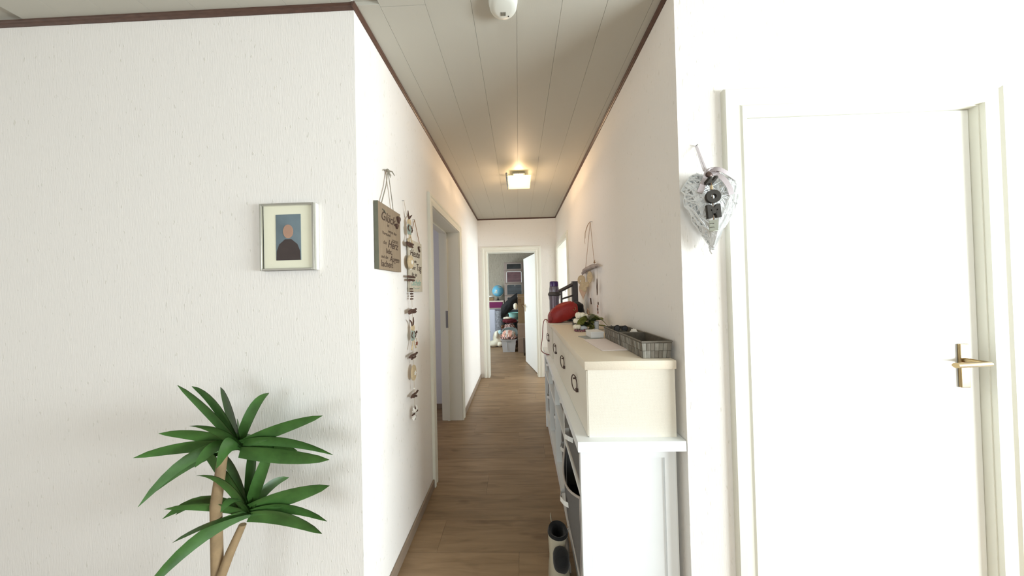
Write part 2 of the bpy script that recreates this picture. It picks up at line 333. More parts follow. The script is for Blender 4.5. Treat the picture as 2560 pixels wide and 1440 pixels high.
def text_mesh(name, body, size, m, parent, mtx, shear=0, ext=.0006, align='LEFT', xs=1.0, bold=0):
    cu = bpy.data.curves.new('lettering_curve', 'FONT'); cu.body = body; cu.size = size; cu.shear = shear; cu.extrude = ext; cu.align_x = align; cu.offset = bold
    cu.resolution_u = 4
    t = bpy.data.objects.new('tmp', cu); C.objects.link(t)
    dg = bpy.context.evaluated_depsgraph_get(); me = bpy.data.meshes.new_from_object(t.evaluated_get(dg))
    bpy.data.objects.remove(t); bpy.data.curves.remove(cu)
    me.transform(mtx @ Matrix.Diagonal((xs, 1, 1, 1))); me.materials.clear(); me.materials.append(M[m])
    o = bpy.data.objects.new(name, me); C.objects.link(o); o.parent = parent; return o
def heart_poly(wd, ht, n=28):
    pts = []
    for k in range(n):
        t = 2 * PI * k / n; x = 16 * math.sin(t) ** 3; y = 13 * math.cos(t) - 5 * math.cos(2 * t) - 2 * math.cos(3 * t) - math.cos(4 * t)
        pts.append((x / 34 * wd, (y + 2.5) / 29 * ht))
    return pts
def flower_poly(R, n=5, depth=.45, seg=40):
    return [((R * (1 - depth / 2 + depth / 2 * math.cos(n * 2 * PI * k / seg))) * math.cos(2 * PI * k / seg), (R * (1 - depth / 2 + depth / 2 * math.cos(n * 2 * PI * k / seg))) * math.sin(2 * PI * k / seg)) for k in range(seg)]

# ------------------------------------------------------------------ room shell
HC = H + .015
def struct(name, mb, m, label, cat='wall', parent=None):
    o = obj(name, mb, m, parent); return tag(o, label, cat, kind='structure') if not parent else o
TW = .2     # left wall thickness
D1 = (1.90, 2.80, 2.0)       # left doorway y0 y1 top
D2 = (-.49, .285, 1.975)     # end doorway x0 x1 top
D3 = (3.235, 4.065, 2.0)     # right doorway
D4 = (.845, 1.70, 2.0)       # doorway beside the heart
def wall_y(x0, x1, ya, yb, door=None, z0=0, z1=HC, sill=0):
    mb = MB()
    if not door: return mb.box(x0, ya, z0, x1, yb, z1)
    mb.box(x0, ya, z0, x1, door[0], z1); mb.box(x0, door[1], z0, x1, yb, z1); mb.box(x0, door[0], door[2], x1, door[1], z1)
    if sill: mb.box(x0, door[0], z0, x1, door[1], sill)
    return mb
def wall_x(y0, y1, xa, xb, door=None, z0=0, z1=HC, sill=0):
    mb = MB()
    if not door: return mb.box(xa, y0, z0, xb, y1, z1)
    mb.box(xa, y0, z0, door[0], y1, z1); mb.box(door[1], y0, z0, xb, y1, z1); mb.box(door[0], y0, door[2], door[1], y1, z1)
    if sill: mb.box(door[0], y0, z0, door[1], y1, sill)
    return mb
struct('wall_left', wall_y(XL - TW, XL, YL, Y1, D1), 'wall', 'white textured hallway wall on the left with the doorway and wooden signs')
struct('wall_right', wall_y(XR, XR + .12, YR, Y1, D3), 'wall', 'white textured hallway wall on the right above the long shelf')
struct('wall_end', wall_x(Y1, Y1 + .12, XL - TW, 3.0, D2), 'wall', 'short end wall of the hallway around the far doorway')
struct('wall_front_left', wall_x(YL, YL + TW, -3.4, XL - TW), 'wall', 'bright white wall facing the camera left of the hallway, behind the plant')
struct('wall_front_right', wall_x(YR, YR + .12, XR + .12, 3.6, D4), 'wall', 'bright white wall facing the camera right of the hallway, behind the wicker heart')
struct('wall_living_right', wall_y(3.6, 3.72, -3.2, YR + .12, (-.66, .16, 2.25), sill=.05), 'wall', 'side wall of the living room with a tall window, out of view to the right')
struct('wall_living_left', wall_y(-3.52, -3.4, -3.2, YL + TW), 'wall', 'far left wall of the living room, out of view')
struct('wall_living_back', wall_x(-3.32, -3.2, -3.52, 3.72, (-1.8, .2, 2.35), sill=.6), 'wall', 'back wall of the living room behind the camera with a wide window')
struct('wall_side_room_left', wall_y(-3.12, -3.0, YL + TW, 3.2), 'plain_wall', 'outer wall of the dim room behind the left doorway')
struct('wall_side_room_end', wall_x(3.08, 3.2, -3.0, XL - TW), 'plain_wall', 'grey lit wall seen through the left doorway')
struct('wall_bath_south', wall_x(2.55, 2.65, XR + .12, 2.9), 'plain_wall', 'near wall of the bright room off the hallway on the right')
struct('wall_bath_east', wall_y(2.9, 3.0, 2.55, Y1, (3.1, 4.0, 2.05), sill=.85), 'plain_wall', 'window wall of the bright room off the hallway on the right')
struct('wall_far_back', wall_x(7.4, 7.52, -2.3, 1.5), 'wavy', 'far room back wall with grey beige wavy relief wallpaper')
struct('wall_far_left', wall_y(-2.42, -2.3, Y1 + .12, 7.52, (4.55, 6.35, 2.3), sill=.7), 'wavy', 'window wall of the far room, hidden left of the doorway')
struct('wall_far_right', wall_y(1.5, 1.62, Y1 + .12, 7.52), 'wavy', 'right wall of the far room behind the open door')

# ceiling
ceil = struct('ceiling', MB().box(-3.52, -3.32, HC, 3.72, 7.52, HC + .1), 'ceil_back', 'pale ceiling of long lining panels running down the hallway', 'ceiling')
PJ = [-.705 + .1815 * k for k in range(-7, 15)]
def panel(x0, x1, y0, y1):
    g = .0004
    mb = MB(); X0, X1 = x0 + g, x1 - g
    if X1 - X0 < .01: return
    b = .0009; ya, yb = y0 + g, y1 - g
    mb.add([(X0, ya, HC), (X1, ya, HC), (X1, yb, HC), (X0, yb, HC), (X0, ya, H + b), (X1, ya, H + b), (X1, yb, H + b), (X0, yb, H + b),
            (X0 + b * .6, ya + b * .6, H), (X1 - b * .6, ya + b * .6, H), (X1 - b * .6, yb - b * .6, H), (X0 + b * .6, yb - b * .6, H)],
           [(0, 1, 5, 4), (1, 2, 6, 5), (2, 3, 7, 6), (3, 0, 4, 7), (4, 5, 9, 8), (5, 6, 10, 9), (6, 7, 11, 10), (7, 4, 8, 11), (8, 9, 10, 11)])
    obj('ceiling_panel', mb, 'ceil', ceil)
for i in range(len(PJ) - 1):
    a, b_ = PJ[i], PJ[i + 1]; j = [1.03, 2.1, .45, 1.7, .7][i % 5]
    # living side
    lo, hi = a, b_
    if b_ <= XL or a >= XR:
        panel(lo, hi, -.6, (YL if b_ <= XL else YR))
    else:
        xa, xb = max(a, XL), min(b_, XR)
        if a < XL: panel(a, XL, -.6, YL)
        if b_ > XR: panel(XR, b_, -.6, YR)
        if i % 5 == 3 or abs(a + .523) < .02: cuts = [-.6, 1.03, Y1]
        else: cuts = [-.6, Y1 if (a > XL and b_ < XR) else Y1]
        if a < XL or b_ > XR: cuts = [YL + .0, Y1]
        for c0, c1 in zip(cuts, cuts[1:]): panel(xa, xb, c0, c1)

# floor planks run across the hallway
floor = struct('floor', MB().box(-3.52, -3.32, -.12, 3.72, 7.52, -.012), 'subfloor', 'oak laminate floor of planks laid across the hallway', 'floor')
plank_cache = {}
def plank(x0, x1, y0, y1):
    key = (round(x1 - x0, 3), round(y1 - y0, 3))
    if key not in plank_cache:
        mb = MB(); g = .0003; b = .0006; Lx, Ly = key
        mb.add([(g, g, -.012), (Lx - g, g, -.012), (Lx - g, Ly - g, -.012), (g, Ly - g, -.012), (g, g, -b), (Lx - g, g, -b), (Lx - g, Ly - g, -b), (g, Ly - g, -b),
                (g + b, g + b, 0), (Lx - g - b, g + b, 0), (Lx - g - b, Ly - g - b, 0), (g + b, Ly - g - b, 0)],
               [(0, 1, 5, 4), (1, 2, 6, 5), (2, 3, 7, 6), (3, 0, 4, 7), (4, 5, 9, 8), (5, 6, 10, 9), (6, 7, 11, 10), (7, 4, 8, 11), (8, 9, 10, 11)])
        o = obj('plank', mb, 'floor', floor); plank_cache[key] = o
    else:
        o = plank_cache[key].copy(); C.objects.link(o)
    o.location = (x0, y0, 0)
PW = .1925
for r in range(-1, 39):
    y0 = .035 + r * PW
    off = [0, .43, .86, .22, .65, 1.07][r % 6]
    x = -2.6 - off
    while x < 2.2:
        a, b_ = max(x, -2.25), min(x + 1.285, 2.25)
        if b_ - a > .05: plank(a, b_, y0, min(y0 + PW, 7.39))
        x += 1.285

# ceiling trims
def trim_prof(): return [(0, 0), (.013, 0), (.013, -.006), (.010, -.009), (.008, -.014), (.004, -.019), (0, -.019)]
def trim_run(name, p0, p1, inward, label):
    # profile offset along inward (2d), z down from H
    mb = MB(); P0, P1 = Vector(p0), Vector(p1); prof = trim_prof(); n = len(prof); vs = []
    d = (P1 - P0).normalized(); iw = Vector(inward)
    for P, s_ in ((P0, 0), (P1, 0)):
        for a, z in prof: vs.append((P.x + iw.x * a, P.y + iw.y * a, H + z))
    fs = [tuple(range(n - 1, -1, -1)), tuple(range(n, 2 * n))] + [(k, (k + 1) % n, n + (k + 1) % n, n + k) for k in range(n)]
    mb.add(vs, fs); tag(obj(name, mb, 'trim'), label, 'trim', kind='structure')
trim_run('trim_1', (XL, YL - .016), (XL, Y1), (1, 0), 'dark brown ceiling trim along the left hallway wall')
trim_run('trim_2', (XR, YR - .016), (XR, Y1), (-1, 0), 'dark brown ceiling trim along the right hallway wall')
trim_run('trim_3', (XL + .0, Y1), (XR, Y1), (0, -1), 'dark brown ceiling trim across the end wall above the far doorway')
trim_run('trim_4', (-3.4, YL), (XL, YL), (0, -1), 'dark brown ceiling trim on the bright wall left of the hallway')
trim_run('trim_5', (XR, YR), (3.6, YR), (0, -1), 'dark brown ceiling trim on the bright wall right of the hallway')
# baseboards
def base(name, x0, y0, x1, y1, label):
    mb = MB().box(x0, y0, 0, x1, y1, .052); mb.box(min(x0, x1), y0, .052, x1, y1, .058)
    tag(obj(name, MB().box(x0, y0, 0, x1, y1, .058, .003), 'base'), label, 'baseboard', kind='structure')
base('baseboard_left', XL, YL, XL + .012, D1[0] - .066, 'brown baseboard at the foot of the left wall before the doorway')
base('baseboard_left_far', XL, D1[1] + .066, XL + .012, Y1, 'brown baseboard at the foot of the left wall beyond the doorway')
base('baseboard_front_left', -3.4, YL - .012, XL + .012, YL, 'brown baseboard below the bright wall left of the hallway')
base('baseboard_right', XR - .012, YR, XR, D3[0] - .066, 'brown baseboard at the foot of the right wall behind the shelf')
base('baseboard_front_right', XR - .012, YR - .012, D4[0] - .07, YR, 'brown baseboard below the bright wall right of the hallway')
base('baseboard_side_room', -3.0, 3.068, XL - TW, 3.08, 'dark baseboard of the dim room behind the left doorway')

# door casings: stepped profile (distance from opening edge outward, proud)
def casing(parent, axis, face, out, d, w_=.066, name='door_casing'):
    """axis 'y': wall plane x=face, opening along y; axis 'x': wall plane y=face. out=+-1 direction the casing stands proud. Mitred U of stepped bands"""
    prof = [(-.008, 0), (-.008, .013), (.010, .017), (.016, .013), (.040, .013), (.046, .019), (w_ - .004, .019), (w_, .015), (w_, 0)]
    a, b_, t = d; n = len(prof); vs = []
    for (px, pz, sx, sz) in ((a, 0, -1, 0), (a, t, -1, 1), (b_, t, 1, 1), (b_, 0, 1, 0)):
        for o_, p in prof:
            q = px + sx * o_; z = pz + sz * o_; f = face + out * p
            vs.append((f, q, z) if axis == 'y' else (q, f, z))
    fs = []
    for s_ in range(3):
        for k in range(n - 1): fs.append((s_ * n + k, s_ * n + k + 1, (s_ + 1) * n + k + 1, (s_ + 1) * n + k))
        fs.append((s_ * n + n - 1, s_ * n, (s_ + 1) * n, (s_ + 1) * n + n - 1))
    fs += [tuple(range(n)), tuple(range(3 * n, 4 * n))]
    mb = MB(); mb.add(vs, fs); return obj(name, mb, 'frame', parent)
def lining(parent, axis, f0, f1, d, th=.012):
    a, b_, t = d; mb = MB()
    def bx(q0, q1, z0, z1, g0=f0, g1=f1):
        if axis == 'y': mb.box(g0, q0, z0, g1, q1, z1)
        else: mb.box(q0, g0, z0, q1, g1, z1)
    bx(a, a + th, 0, t - th); bx(b_ - th, b_, 0, t - th); bx(a, b_, t - th, t)
    return obj('jamb_lining', mb, 'frame', parent)
d1 = thing('door_1', 'ivory door frame in the left hallway wall opening onto a dim grey room', 'door frame', kind='structure')
casing(d1, 'y', XL, 1, D1); lining(d1, 'y', XL - TW, XL, D1)
casing(d1, 'y', XL - TW, -1, D1)
mb = MB()   # door stop
mb.box(XL - .15, D1[0] + .012, 0, XL - .125, D1[0] + .024, D1[2] - .012); mb.box(XL - .15, D1[1] - .024, 0, XL - .125, D1[1] - .012, D1[2] - .012); mb.box(XL - .15, D1[0] + .012, D1[2] - .026, XL - .125, D1[1] - .012, D1[2] - .012)
obj('door_stop', mb, 'frame', d1)
mb = MB().box(XL - .150, D1[1] - .0255, .98, XL - .1245, D1[1] - .0235, 1.16)
obj('strike_plate', mb, 'steel', d1)
d2 = thing('door_2', 'ivory frame and white door leaf standing open into the cluttered far room', 'door', kind='structure')
casing(d2, 'x', Y1, -1, D2, w_=.075); lining(d2, 'x', Y1, Y1 + .12, D2)
casing(d2, 'x', Y1 + .12, 1, D2)
# leaf: hinged at right, swung into the room
hx, hy = D2[1] - .012, Y1 + .155
ex, ey = .112, 5.03
ang = math.atan2(ey - hy, ex - hx)
mtx = Matrix.Translation((hx, hy, 0)) @ Matrix.Rotation(ang, 4, 'Z')
leaf_w = .76
mb = MB().box(0, -.04, .008, leaf_w, 0, 1.955, .003, mtx)
lf = obj('door_leaf', mb, 'leaf', d2)
hm = mtx @ Matrix.Translation((leaf_w - .065, 0, 1.045))
mb = MB().box(-.018, 0, -.085, .018, .006, .055, .004, hm)
obj('handle_plate', mb, 'brass', lf)
mb = MB(); mb.tube([hm @ Vector(p) for p in ((0, 0, .02), (0, .045, .02), (-.02, .052, .02), (-.11, .052, .018))], .009, 10); 
obj('door_handle', mb, 'brass', lf, True)
mb = MB().box(-.018, -.046, -.085, .018, -.040, .055, .002, hm); mb.tube([hm @ Vector(p) for p in ((0, -.04, .02), (0, -.09, .02), (-.11, -.092, .018))], .009, 10)
obj('door_handle', mb, 'brass', lf, True)
d3 = thing('door_3', 'ivory door frame near the end of the right wall, bright light inside', 'door frame', kind='structure')
casing(d3, 'y', XR, -1, D3); lining(d3, 'y', XR, XR + .12, D3); casing(d3, 'y', XR + .12, 1, D3)
d4 = thing('door_4', 'closed white door in a stepped ivory frame right of the wicker heart', 'door', kind='structure')
casing(d4, 'x', YR, -1, D4, w_=.075); lining(d4, 'x', YR, YR + .12, D4)
mb = MB().box(D4[0] + .013, YR + .02, .006, D4[1] - .013, YR + .06, D4[2] - .014, .002)
lf4 = obj('door_leaf', mb, 'leaf', d4)
mb = MB().box(D4[1] - .09, YR + .012, .96, D4[1] - .055, YR + .02, 1.12, .003); obj('handle_plate', mb, 'brass', lf4)
mb = MB().tube([(D4[1] - .072, YR + .015, 1.06), (D4[1] - .072, YR - .035, 1.06), (D4[1] - .19, YR - .04, 1.058)], .009, 10); obj('door_handle', mb, 'brass', lf4, True)
# window frames of the unseen light sources
def window(name, axis, f, a, b_, z0, z1, label, mull=1):
    mb = MB(); t = .05
    def bx(q0, q1, zz0, zz1):
        if axis == 'y': mb.box(f, q0, zz0, f + .06, q1, zz1, .004)
        else: mb.box(q0, f, zz0, q1, f + .06, zz1, .004)
    bx(a, a + t, z0, z1); bx(b_ - t, b_, z0, z1); bx(a + t, b_ - t, z0, z0 + t); bx(a + t, b_ - t, z1 - t, z1)
    for k in range(mull): c = a + (b_ - a) * (k + 1) / (mull + 1); bx(c - .02, c + .02, z0 + t, z1 - t)
    tag(obj(name, mb, 'white'), label, 'window', kind='structure')
window('window_1', 'y', 3.63, -.66, .16, .05, 2.25, 'white frame of the tall living room window, out of view', 0)
window('window_2', 'x', -3.29, -1.8, .2, .6, 2.35, 'white frame of the wide living room window behind the camera', 2)
window('window_3', 'y', -2.39, 4.55, 6.35, .7, 2.3, 'white window frame in the far room, out of view', 1)
window('window_4', 'y', 2.92, 3.1, 4.0, .85, 2.05, 'white window frame in the bright room, out of view', 0)

# dim room: light switch with cable
t = thing('wall_socket', 'small black wall socket with thin hanging cable in the dim left room', 'socket', (-0.896, 3.08, 1.018))
obj('socket_plate', MB().box(-.016, -.012, -.03, .016, 0, .03, .003), 'dark', t)
obj('cable', MB().tube([(0, -.012, -.028), (-.01, -.02, -.1), (.014, -.02, -.2), (-.012, -.02, -.3), (0, -.016, -.42)], .0022, 6), 'dark', t, True)

# ------------------------------------------------------------------ ceiling lamp and smoke detector
t = thing('ceiling_lamp', 'small square halogen ceiling lamp glowing warm yellow above the hallway', 'lamp', (.03, 2.60, H))
obj('base_plate', MB().box(-.06, -.07, -.022, .06, .07, 0, .004), 'chrome', t)
obj('glass_shade', MB().box(-.105, -.175, -.088, .112, .135, -.080, .002), 'lampglass', t)
mb = MB().box(-.120, -.178, -.090, -.108, -.168, -.055, .001); mb.box(-.120, -.022, -.090, -.108, -.010, -.055, .001); mb.box(-.120, .125, -.090, -.108, .135, -.055, .001); mb.box(-.124, -.178, -.060, -.108, .135, -.055)
obj('side_bracket', mb, 'chrome', t)
for sx in (-.07, .07):
    obj('holder', MB().tube([(sx, 0, -.022), (sx, 0, -.080)], .005, 8), 'chrome', t, True)
obj('bulb', MB().tube([(-.04, 0, -.045), (.04, 0, -.045)], .006, 8), mat('halogen_bulb', rgb(255, 236, 200), .3, emit=((1, .72, .40, 1), 60), bump=(30, .02)), t, True)
for (lx, ly, lz, pw, rad) in ((.03, 2.60, H - .052, 8.5, .012), (.03, 2.60, H - .16, 8.0, .05)):
    l = bpy.data.lights.new('halogen_light', 'POINT'); l.energy = pw; l.color = (1, .68, .40); l.shadow_soft_size = rad
    o = bpy.data.objects.new('halogen_light', l); C.objects.link(o); o.location = (lx, ly, lz)

t = thing('smoke_detector', 'round white smoke detector on the ceiling near the top edge', 'smoke detector', (-.033, 1.025, H))
obj('housing', MB().lathe([(.057, 0), (.057, -.010), (.054, -.026), (.046, -.034), (.030, -.037), (.004, -.038)], 48), 'plastic', t, True)
mb = MB()
for k in range(5): mb.box(-.010 + k * .0045 - .001, .012, -.0385, -.010 + k * .0045 + .001, .026, -.0365)
obj('sound_slots', mb, mat('grey_slot', rgb(96, 98, 92), .8, bump=(60, .05)), t)
obj('indicator_hole', MB().lathe([(.0022, -.0355), (.0022, -.0378)], 12, Matrix.Translation((.020, .030, 0))), 'dark', t)

# ------------------------------------------------------------------ long white shelf unit with bins
def xf(y, x0=.224): return x0 + .0145 * (y - 1.03)
SH_Y0, SH_Y1 = 1.035, 2.66
sh = thing('shelf_unit', 'long white cube shelf unit along the right wall under the cream drawers', 'shelf', (0, 0, 0))
def skew_box(x0a, x0b, x1, y0, y1, z0, z1): return MB().hexa([(x0a, y0, z0), (x1, y0, z0), (x1, y1, z0), (x0b, y1, z0), (x0a, y0, z1), (x1, y0, z1), (x1, y1, z1), (x0b, y1, z1)])
XB = .585
obj('top_board', skew_box(.208, .234, XR - .002, .998, 2.665, .745, .783), 'white', sh)
# near end panel: frame and recessed field
mb = MB(); e = SH_Y0
mb.box(.224, e, 0, .262, e + .024, .745); mb.box(.545, e, 0, XB, e + .024, .745); mb.box(.262, e, .70, .545, e + .024, .745); mb.box(.262, e + .006, 0, .545, e + .024, .70)
obj('end_panel', mb, 'white', sh)
divs = [1.44, 1.855, 2.27]
for y in divs: obj('divider', skew_box(xf(y), xf(y), XB, y, y + .018, .158, .745), 'white_in', sh)
obj('end_panel', skew_box(xf(2.64) - .004, xf(2.64) - .004, XB, 2.635, 2.66, 0, .745), 'white_in', sh)
obj('middle_board', skew_box(xf(1.06), xf(2.635), XB, 1.06, 2.635, .535, .553), 'white_in', sh)
obj('bottom_board', skew_box(xf(1.06), xf(2.635), XB, 1.06, 2.635, .138, .158), 'white_in', sh)
obj('plinth', skew_box(xf(1.06) + .018, xf(2.635) + .012, XB, 1.06, 2.635, 0, .138), 'white_in', sh)
obj('back_panel', MB().box(XB, SH_Y0 + .002, 0, XB + .006, 2.66, .745), 'white_in', sh)

def fabric_bin(y0, y1, z0, z1, x0, label, tilt=0, op=False, tab=True, sag=0):
    t = thing('fabric_bin', label, 'storage bin', (x0, (y0 + y1) / 2, z0), (0, 0, 0), 'grey fabric bins in the shelf unit')
    w_, h_, dp = (y1 - y0) / 2, z1 - z0, .30
    # open box of felt, front leaning out by tilt at the top, front rim sagging by sag
    n = 10; mb = MB(); th = .005
    def front(k, v, o_=0):
        s_ = k / n; y = -w_ + 2 * w_ * s_; z = v * (h_ - sag * math.sin(PI * s_)); x = -tilt * v * math.sin(PI * s_) + o_ - .006 * math.sin(PI * v) ; return (x, y, z)
    vs = []; fs = []
    for o_ in (0, th):
        for v in range(5):
            for k in range(n + 1): vs.append(front(k, v / 4, o_))
    st = (n + 1) * 5
    for o_ in (0, 1):
        for v in range(4):
            for k in range(n): a = o_ * st + v * (n + 1) + k; fs.append((a, a + 1, a + n + 2, a + n + 1))
    for k in range(n): a = 4 * (n + 1) + k; fs.append((a, a + 1, st + a + 1, st + a))
    mb.add(vs, fs)
    mb.box(th, -w_, 0, dp, -w_ + th, h_); mb.box(th, w_ - th, 0, dp, w_, h_); mb.box(dp - th, -w_, 0, dp, w_, h_); mb.box(th, -w_, 0, dp, w_, th)
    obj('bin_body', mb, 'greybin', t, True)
    pts = [front(k, 1, -.001) for k in range(n + 1)]
    obj('rim_piping', MB().tube(pts, .0048, 8), 'piping', t, True)
    pts = [(.0 - .001, -w_ + .004, h_)] + [(-.001 - .006 * math.sin(PI * q), -w_ + .004, h_ * (1 - q)) for q in (.5,)] + [front(k, .02, -.002) for k in range(n + 1)] + [(-.001, w_ - .004, h_)]
    obj('edge_piping', MB().tube([(-.001, -w_ + .005, h_ - .005), (-.003, -w_ + .005, .02), (-.002, -w_ + .03, .006), (-.002, w_ - .03, .006), (-.003, w_ - .005, .02), (-.001, w_ - .005, h_ - .005)], .0042, 8), 'piping', t, True)
    obj('inside', MB().box(.02, -w_ + .012, h_ * .25, dp - .02, w_ - .012, h_ * .45), 'binshade', t)  # black slab stands in for the shade deep in the open bin
    if tab:
        # webbing pull loop
        zc = h_ * .62; xo = -tilt * .62 - .008; mb = MB(); hw = .011; pts = [(xo + .003, -.045, zc), (xo - .016, -.035, zc + .004), (xo - .026, 0, zc - .004), (xo - .016, .035, zc + .004), (xo + .003, .045, zc)]
        vs = []
        for p in pts: vs += [(p[0], p[1], p[2] - hw), (p[0], p[1], p[2] + hw)]
        vs += [(p[0] - .0015, p[1], p[2] + s_ * hw) for p in pts for s_ in (-1, 1)]
        m_ = len(pts) * 2; fs = []
        for k in range(len(pts) - 1):
            a = 2 * k; fs += [(a, a + 1, a + 3, a + 2), (m_ + a, m_ + a + 2, m_ + a + 3, m_ + a + 1), (a + 1, m_ + a + 1, m_ + a + 3, a + 3), (a, a + 2, m_ + a + 2, m_ + a)]
        mb.add(vs, fs); obj('pull_loop', mb, 'tape', t)
    return t
fabric_bin(1.075, 1.43, .554, .742, xf(1.25) + .008, 'grey fabric bin in the nearest upper compartment of the white shelf unit', 0, sag=.004)
fabric_bin(1.075, 1.43, .159, .515, xf(1.25) + .002, 'grey fabric bin bulging forward in the nearest lower compartment, mouth open', .035, sag=.055)
fabric_bin(1.47, 1.845, .159, .505, xf(1.65) + .045, 'grey fabric bin set back in the second lower compartment', .01, sag=.03)
fabric_bin(1.47, 1.845, .554, .735, xf(1.65) + .04, 'grey fabric bin set back in the second upper compartment', .0)
fabric_bin(1.885, 2.26, .159, .50, xf(2.05) + .05, 'grey fabric bin set back in the third lower compartment', .0)
fabric_bin(1.885, 2.26, .554, .735, xf(2.05) + .04, 'grey fabric bin set back in the third upper compartment', .0)
fabric_bin(2.30, 2.625, .554, .735, xf(2.45) + .03, 'grey fabric bin set back in the farthest upper compartment', .0)
fabric_bin(2.30, 2.625, .159, .50, xf(2.45) + .03, 'grey fabric bin in the farthest lower compartment', .0)

# ------------------------------------------------------------------ cream canvas drawer chests on top
RZ = -math.radians(.6)
def ring_handle(parent, y, z, x=-.0):
    mb = MB().box(x - .004, y + .012, z + .006, x, y + .026, z + .020, .001); mb.tube([(x, y + .019, z + .013), (x - .014, y + .019, z + .013)], .004, 8)
    o = obj('handle_stud', mb, 'bronze', parent, True)
    mtx = Matrix.Translation((x - .013, y, z)) @ Matrix.Rotation(math.radians(13), 4, 'Z') @ Matrix.Rotation(PI / 2, 4, 'Y') @ Matrix.Rotation(math.radians(4), 4, 'X')
    obj('ring_handle', MB().torus(.034, .0026, 32, 8, mtx), 'bronze', parent, True)
    mb = MB().box(x - .012, y - .024, z - .036, x, y - .010, z - .020, .002)
    obj('clasp', mb, 'bronze', parent)
def chest(name, label, loc, cuts, hgt, dep, overhang=.007):
    t = thing(name, label, 'drawer chest', loc, (0, 0, RZ))
    L_ = cuts[-1]
    mb = MB().box(.006, 0, 0, dep, .006, hgt - .034); mb.box(.006, L_ - .006, 0, dep, L_, hgt - .034); mb.box(dep - .006, .006, 0, dep, L_ - .006, hgt - .034); mb.box(.006, .006, 0, dep - .006, L_ - .006, .006)
    mb.box(.006, .006, hgt - .05, dep - .006, L_ - .006, hgt - .034)
    obj('body', mb, 'cream', t)
    obj('lid', MB().box(-overhang, -overhang, hgt - .034, dep + .004, L_ + overhang, hgt, .003), 'creamtop', t, True)
    for a, b_ in zip(cuts, cuts[1:]):
        d = obj('drawer', MB().box(.0, a + .0012, .002, .24, b_ - .0012, hgt - .037, .002), 'cream', t)
        ring_handle(d, (a + b_) / 2, .15)
    return t
chest('drawer_chest', 'cream canvas chest with three ring-pull drawers on the white shelf', (.253, 1.03, .783), [0, .35, .703, 1.058], .293, .336)
chest('drawer_chest', 'single small cream canvas chest beyond the long one, under the red bag', (.262, 2.19, .783), [0, .36], .293, .330)

# ------------------------------------------------------------------ things on the chest
ZT = 1.076 + .0004
def basket(label, loc, lx, ly, h_, name='storage_basket'):
    t = thing(name, label, 'basket', loc, (0, 0, 0), None)
    fl = .006; th = .003
    # side shells tapering down
    def corner(s_, u, v, z): return ((u * (lx / 2 - fl * (1 - z / h_)) ), (v * (ly / 2 - fl * (1 - z / h_))), z)
    mb = MB(); outer = [[corner(0, u, v, z) for (u, v) in ((-1, -1), (1, -1), (1, 1), (-1, 1))] for z in (0, h_)]
    inn = [[(x * (1 - 2 * th / lx), y * (1 - 2 * th / ly), z) for x, y, z in R] for R in outer]
    vs = outer[0] + outer[1] + inn[0] + inn[1]
    inn0 = [(x, y, .003) for x, y, z in inn[0]]; vs = outer[0] + outer[1] + inn0 + inn[1]
    fs = [(3, 2, 1, 0), (8, 9, 10, 11)]
    for k in range(4):
        j = (k + 1) % 4; fs += [(k, j, 4 + j, 4 + k), (8 + k, 12 + k, 12 + j, 8 + j), (4 + k, 4 + j, 12 + j, 12 + k)]
    mb.add(vs, fs); obj('basket_body', mb, 'basketin', t)
    # woven chips: three rows, alternating in and out
    rows = 2
    for side in range(4):
        Ls = lx if side % 2 == 0 else ly; n = max(2, round(Ls / .017))
        for r in range(rows):
            for k in range(n):
                if random.random() < .0: continue
                s0, s1 = -Ls / 2 + k * Ls / n + .001, -Ls / 2 + (k + 1) * Ls / n - .001
                z0, z1 = r * (h_ - .006) / rows + .001, (r + 1) * (h_ - .006) / rows - .0005
                pr = .0032 if (r + k) % 2 == 0 else .0014
                def P(s_, z, o_):
                    f = fl * (1 - z / h_)
                    s2 = s_ * (1 - 2 * f / Ls)
                    if side == 0: return (s2, -ly / 2 + f - o_, z)
                    if side == 1: return (lx / 2 - f + o_, s2, z)
                    if side == 2: return (s2, ly / 2 - f + o_, z)
                    return (-lx / 2 + f - o_, s2, z)
                mb = MB(); sm = (s0 + s1) / 2
                mb.add([P(s0, z0, 0), P(sm, z0, pr), P(s1, z0, 0), P(s0, z1, 0), P(sm, z1, pr), P(s1, z1, 0), P(s0, z0, pr * .5), P(s1, z0, pr * .5), P(s0, z1, pr * .5), P(s1, z1, pr * .5)],
                       [(6, 1, 4, 8), (1, 7, 9, 4), (0, 6, 8, 3), (7, 2, 5, 9), (3, 8, 4, 9, 5), (0, 2, 7, 1, 6)])
                obj('chip_strip', mb, 'basketpale' if random.random() < .3 else 'basket', t)
    ring = [(-lx / 2, -ly / 2, h_), (lx / 2, -ly / 2, h_), (lx / 2, ly / 2, h_), (-lx / 2, ly / 2, h_)]
    mb = MB()
    for k in range(4): mb.tube([ring[k], ring[(k + 1) % 4]], .0032, 6)
    obj('rim', mb, 'basket', t, True)
    return t
basket('grey woven basket, empty, on the near corner of the cream chest', (.5355, 1.160, ZT), .118, .225, .066)
basket('grey woven basket holding sunglasses, just behind the empty one', (.5355, 1.392, ZT), .118, .222, .064)

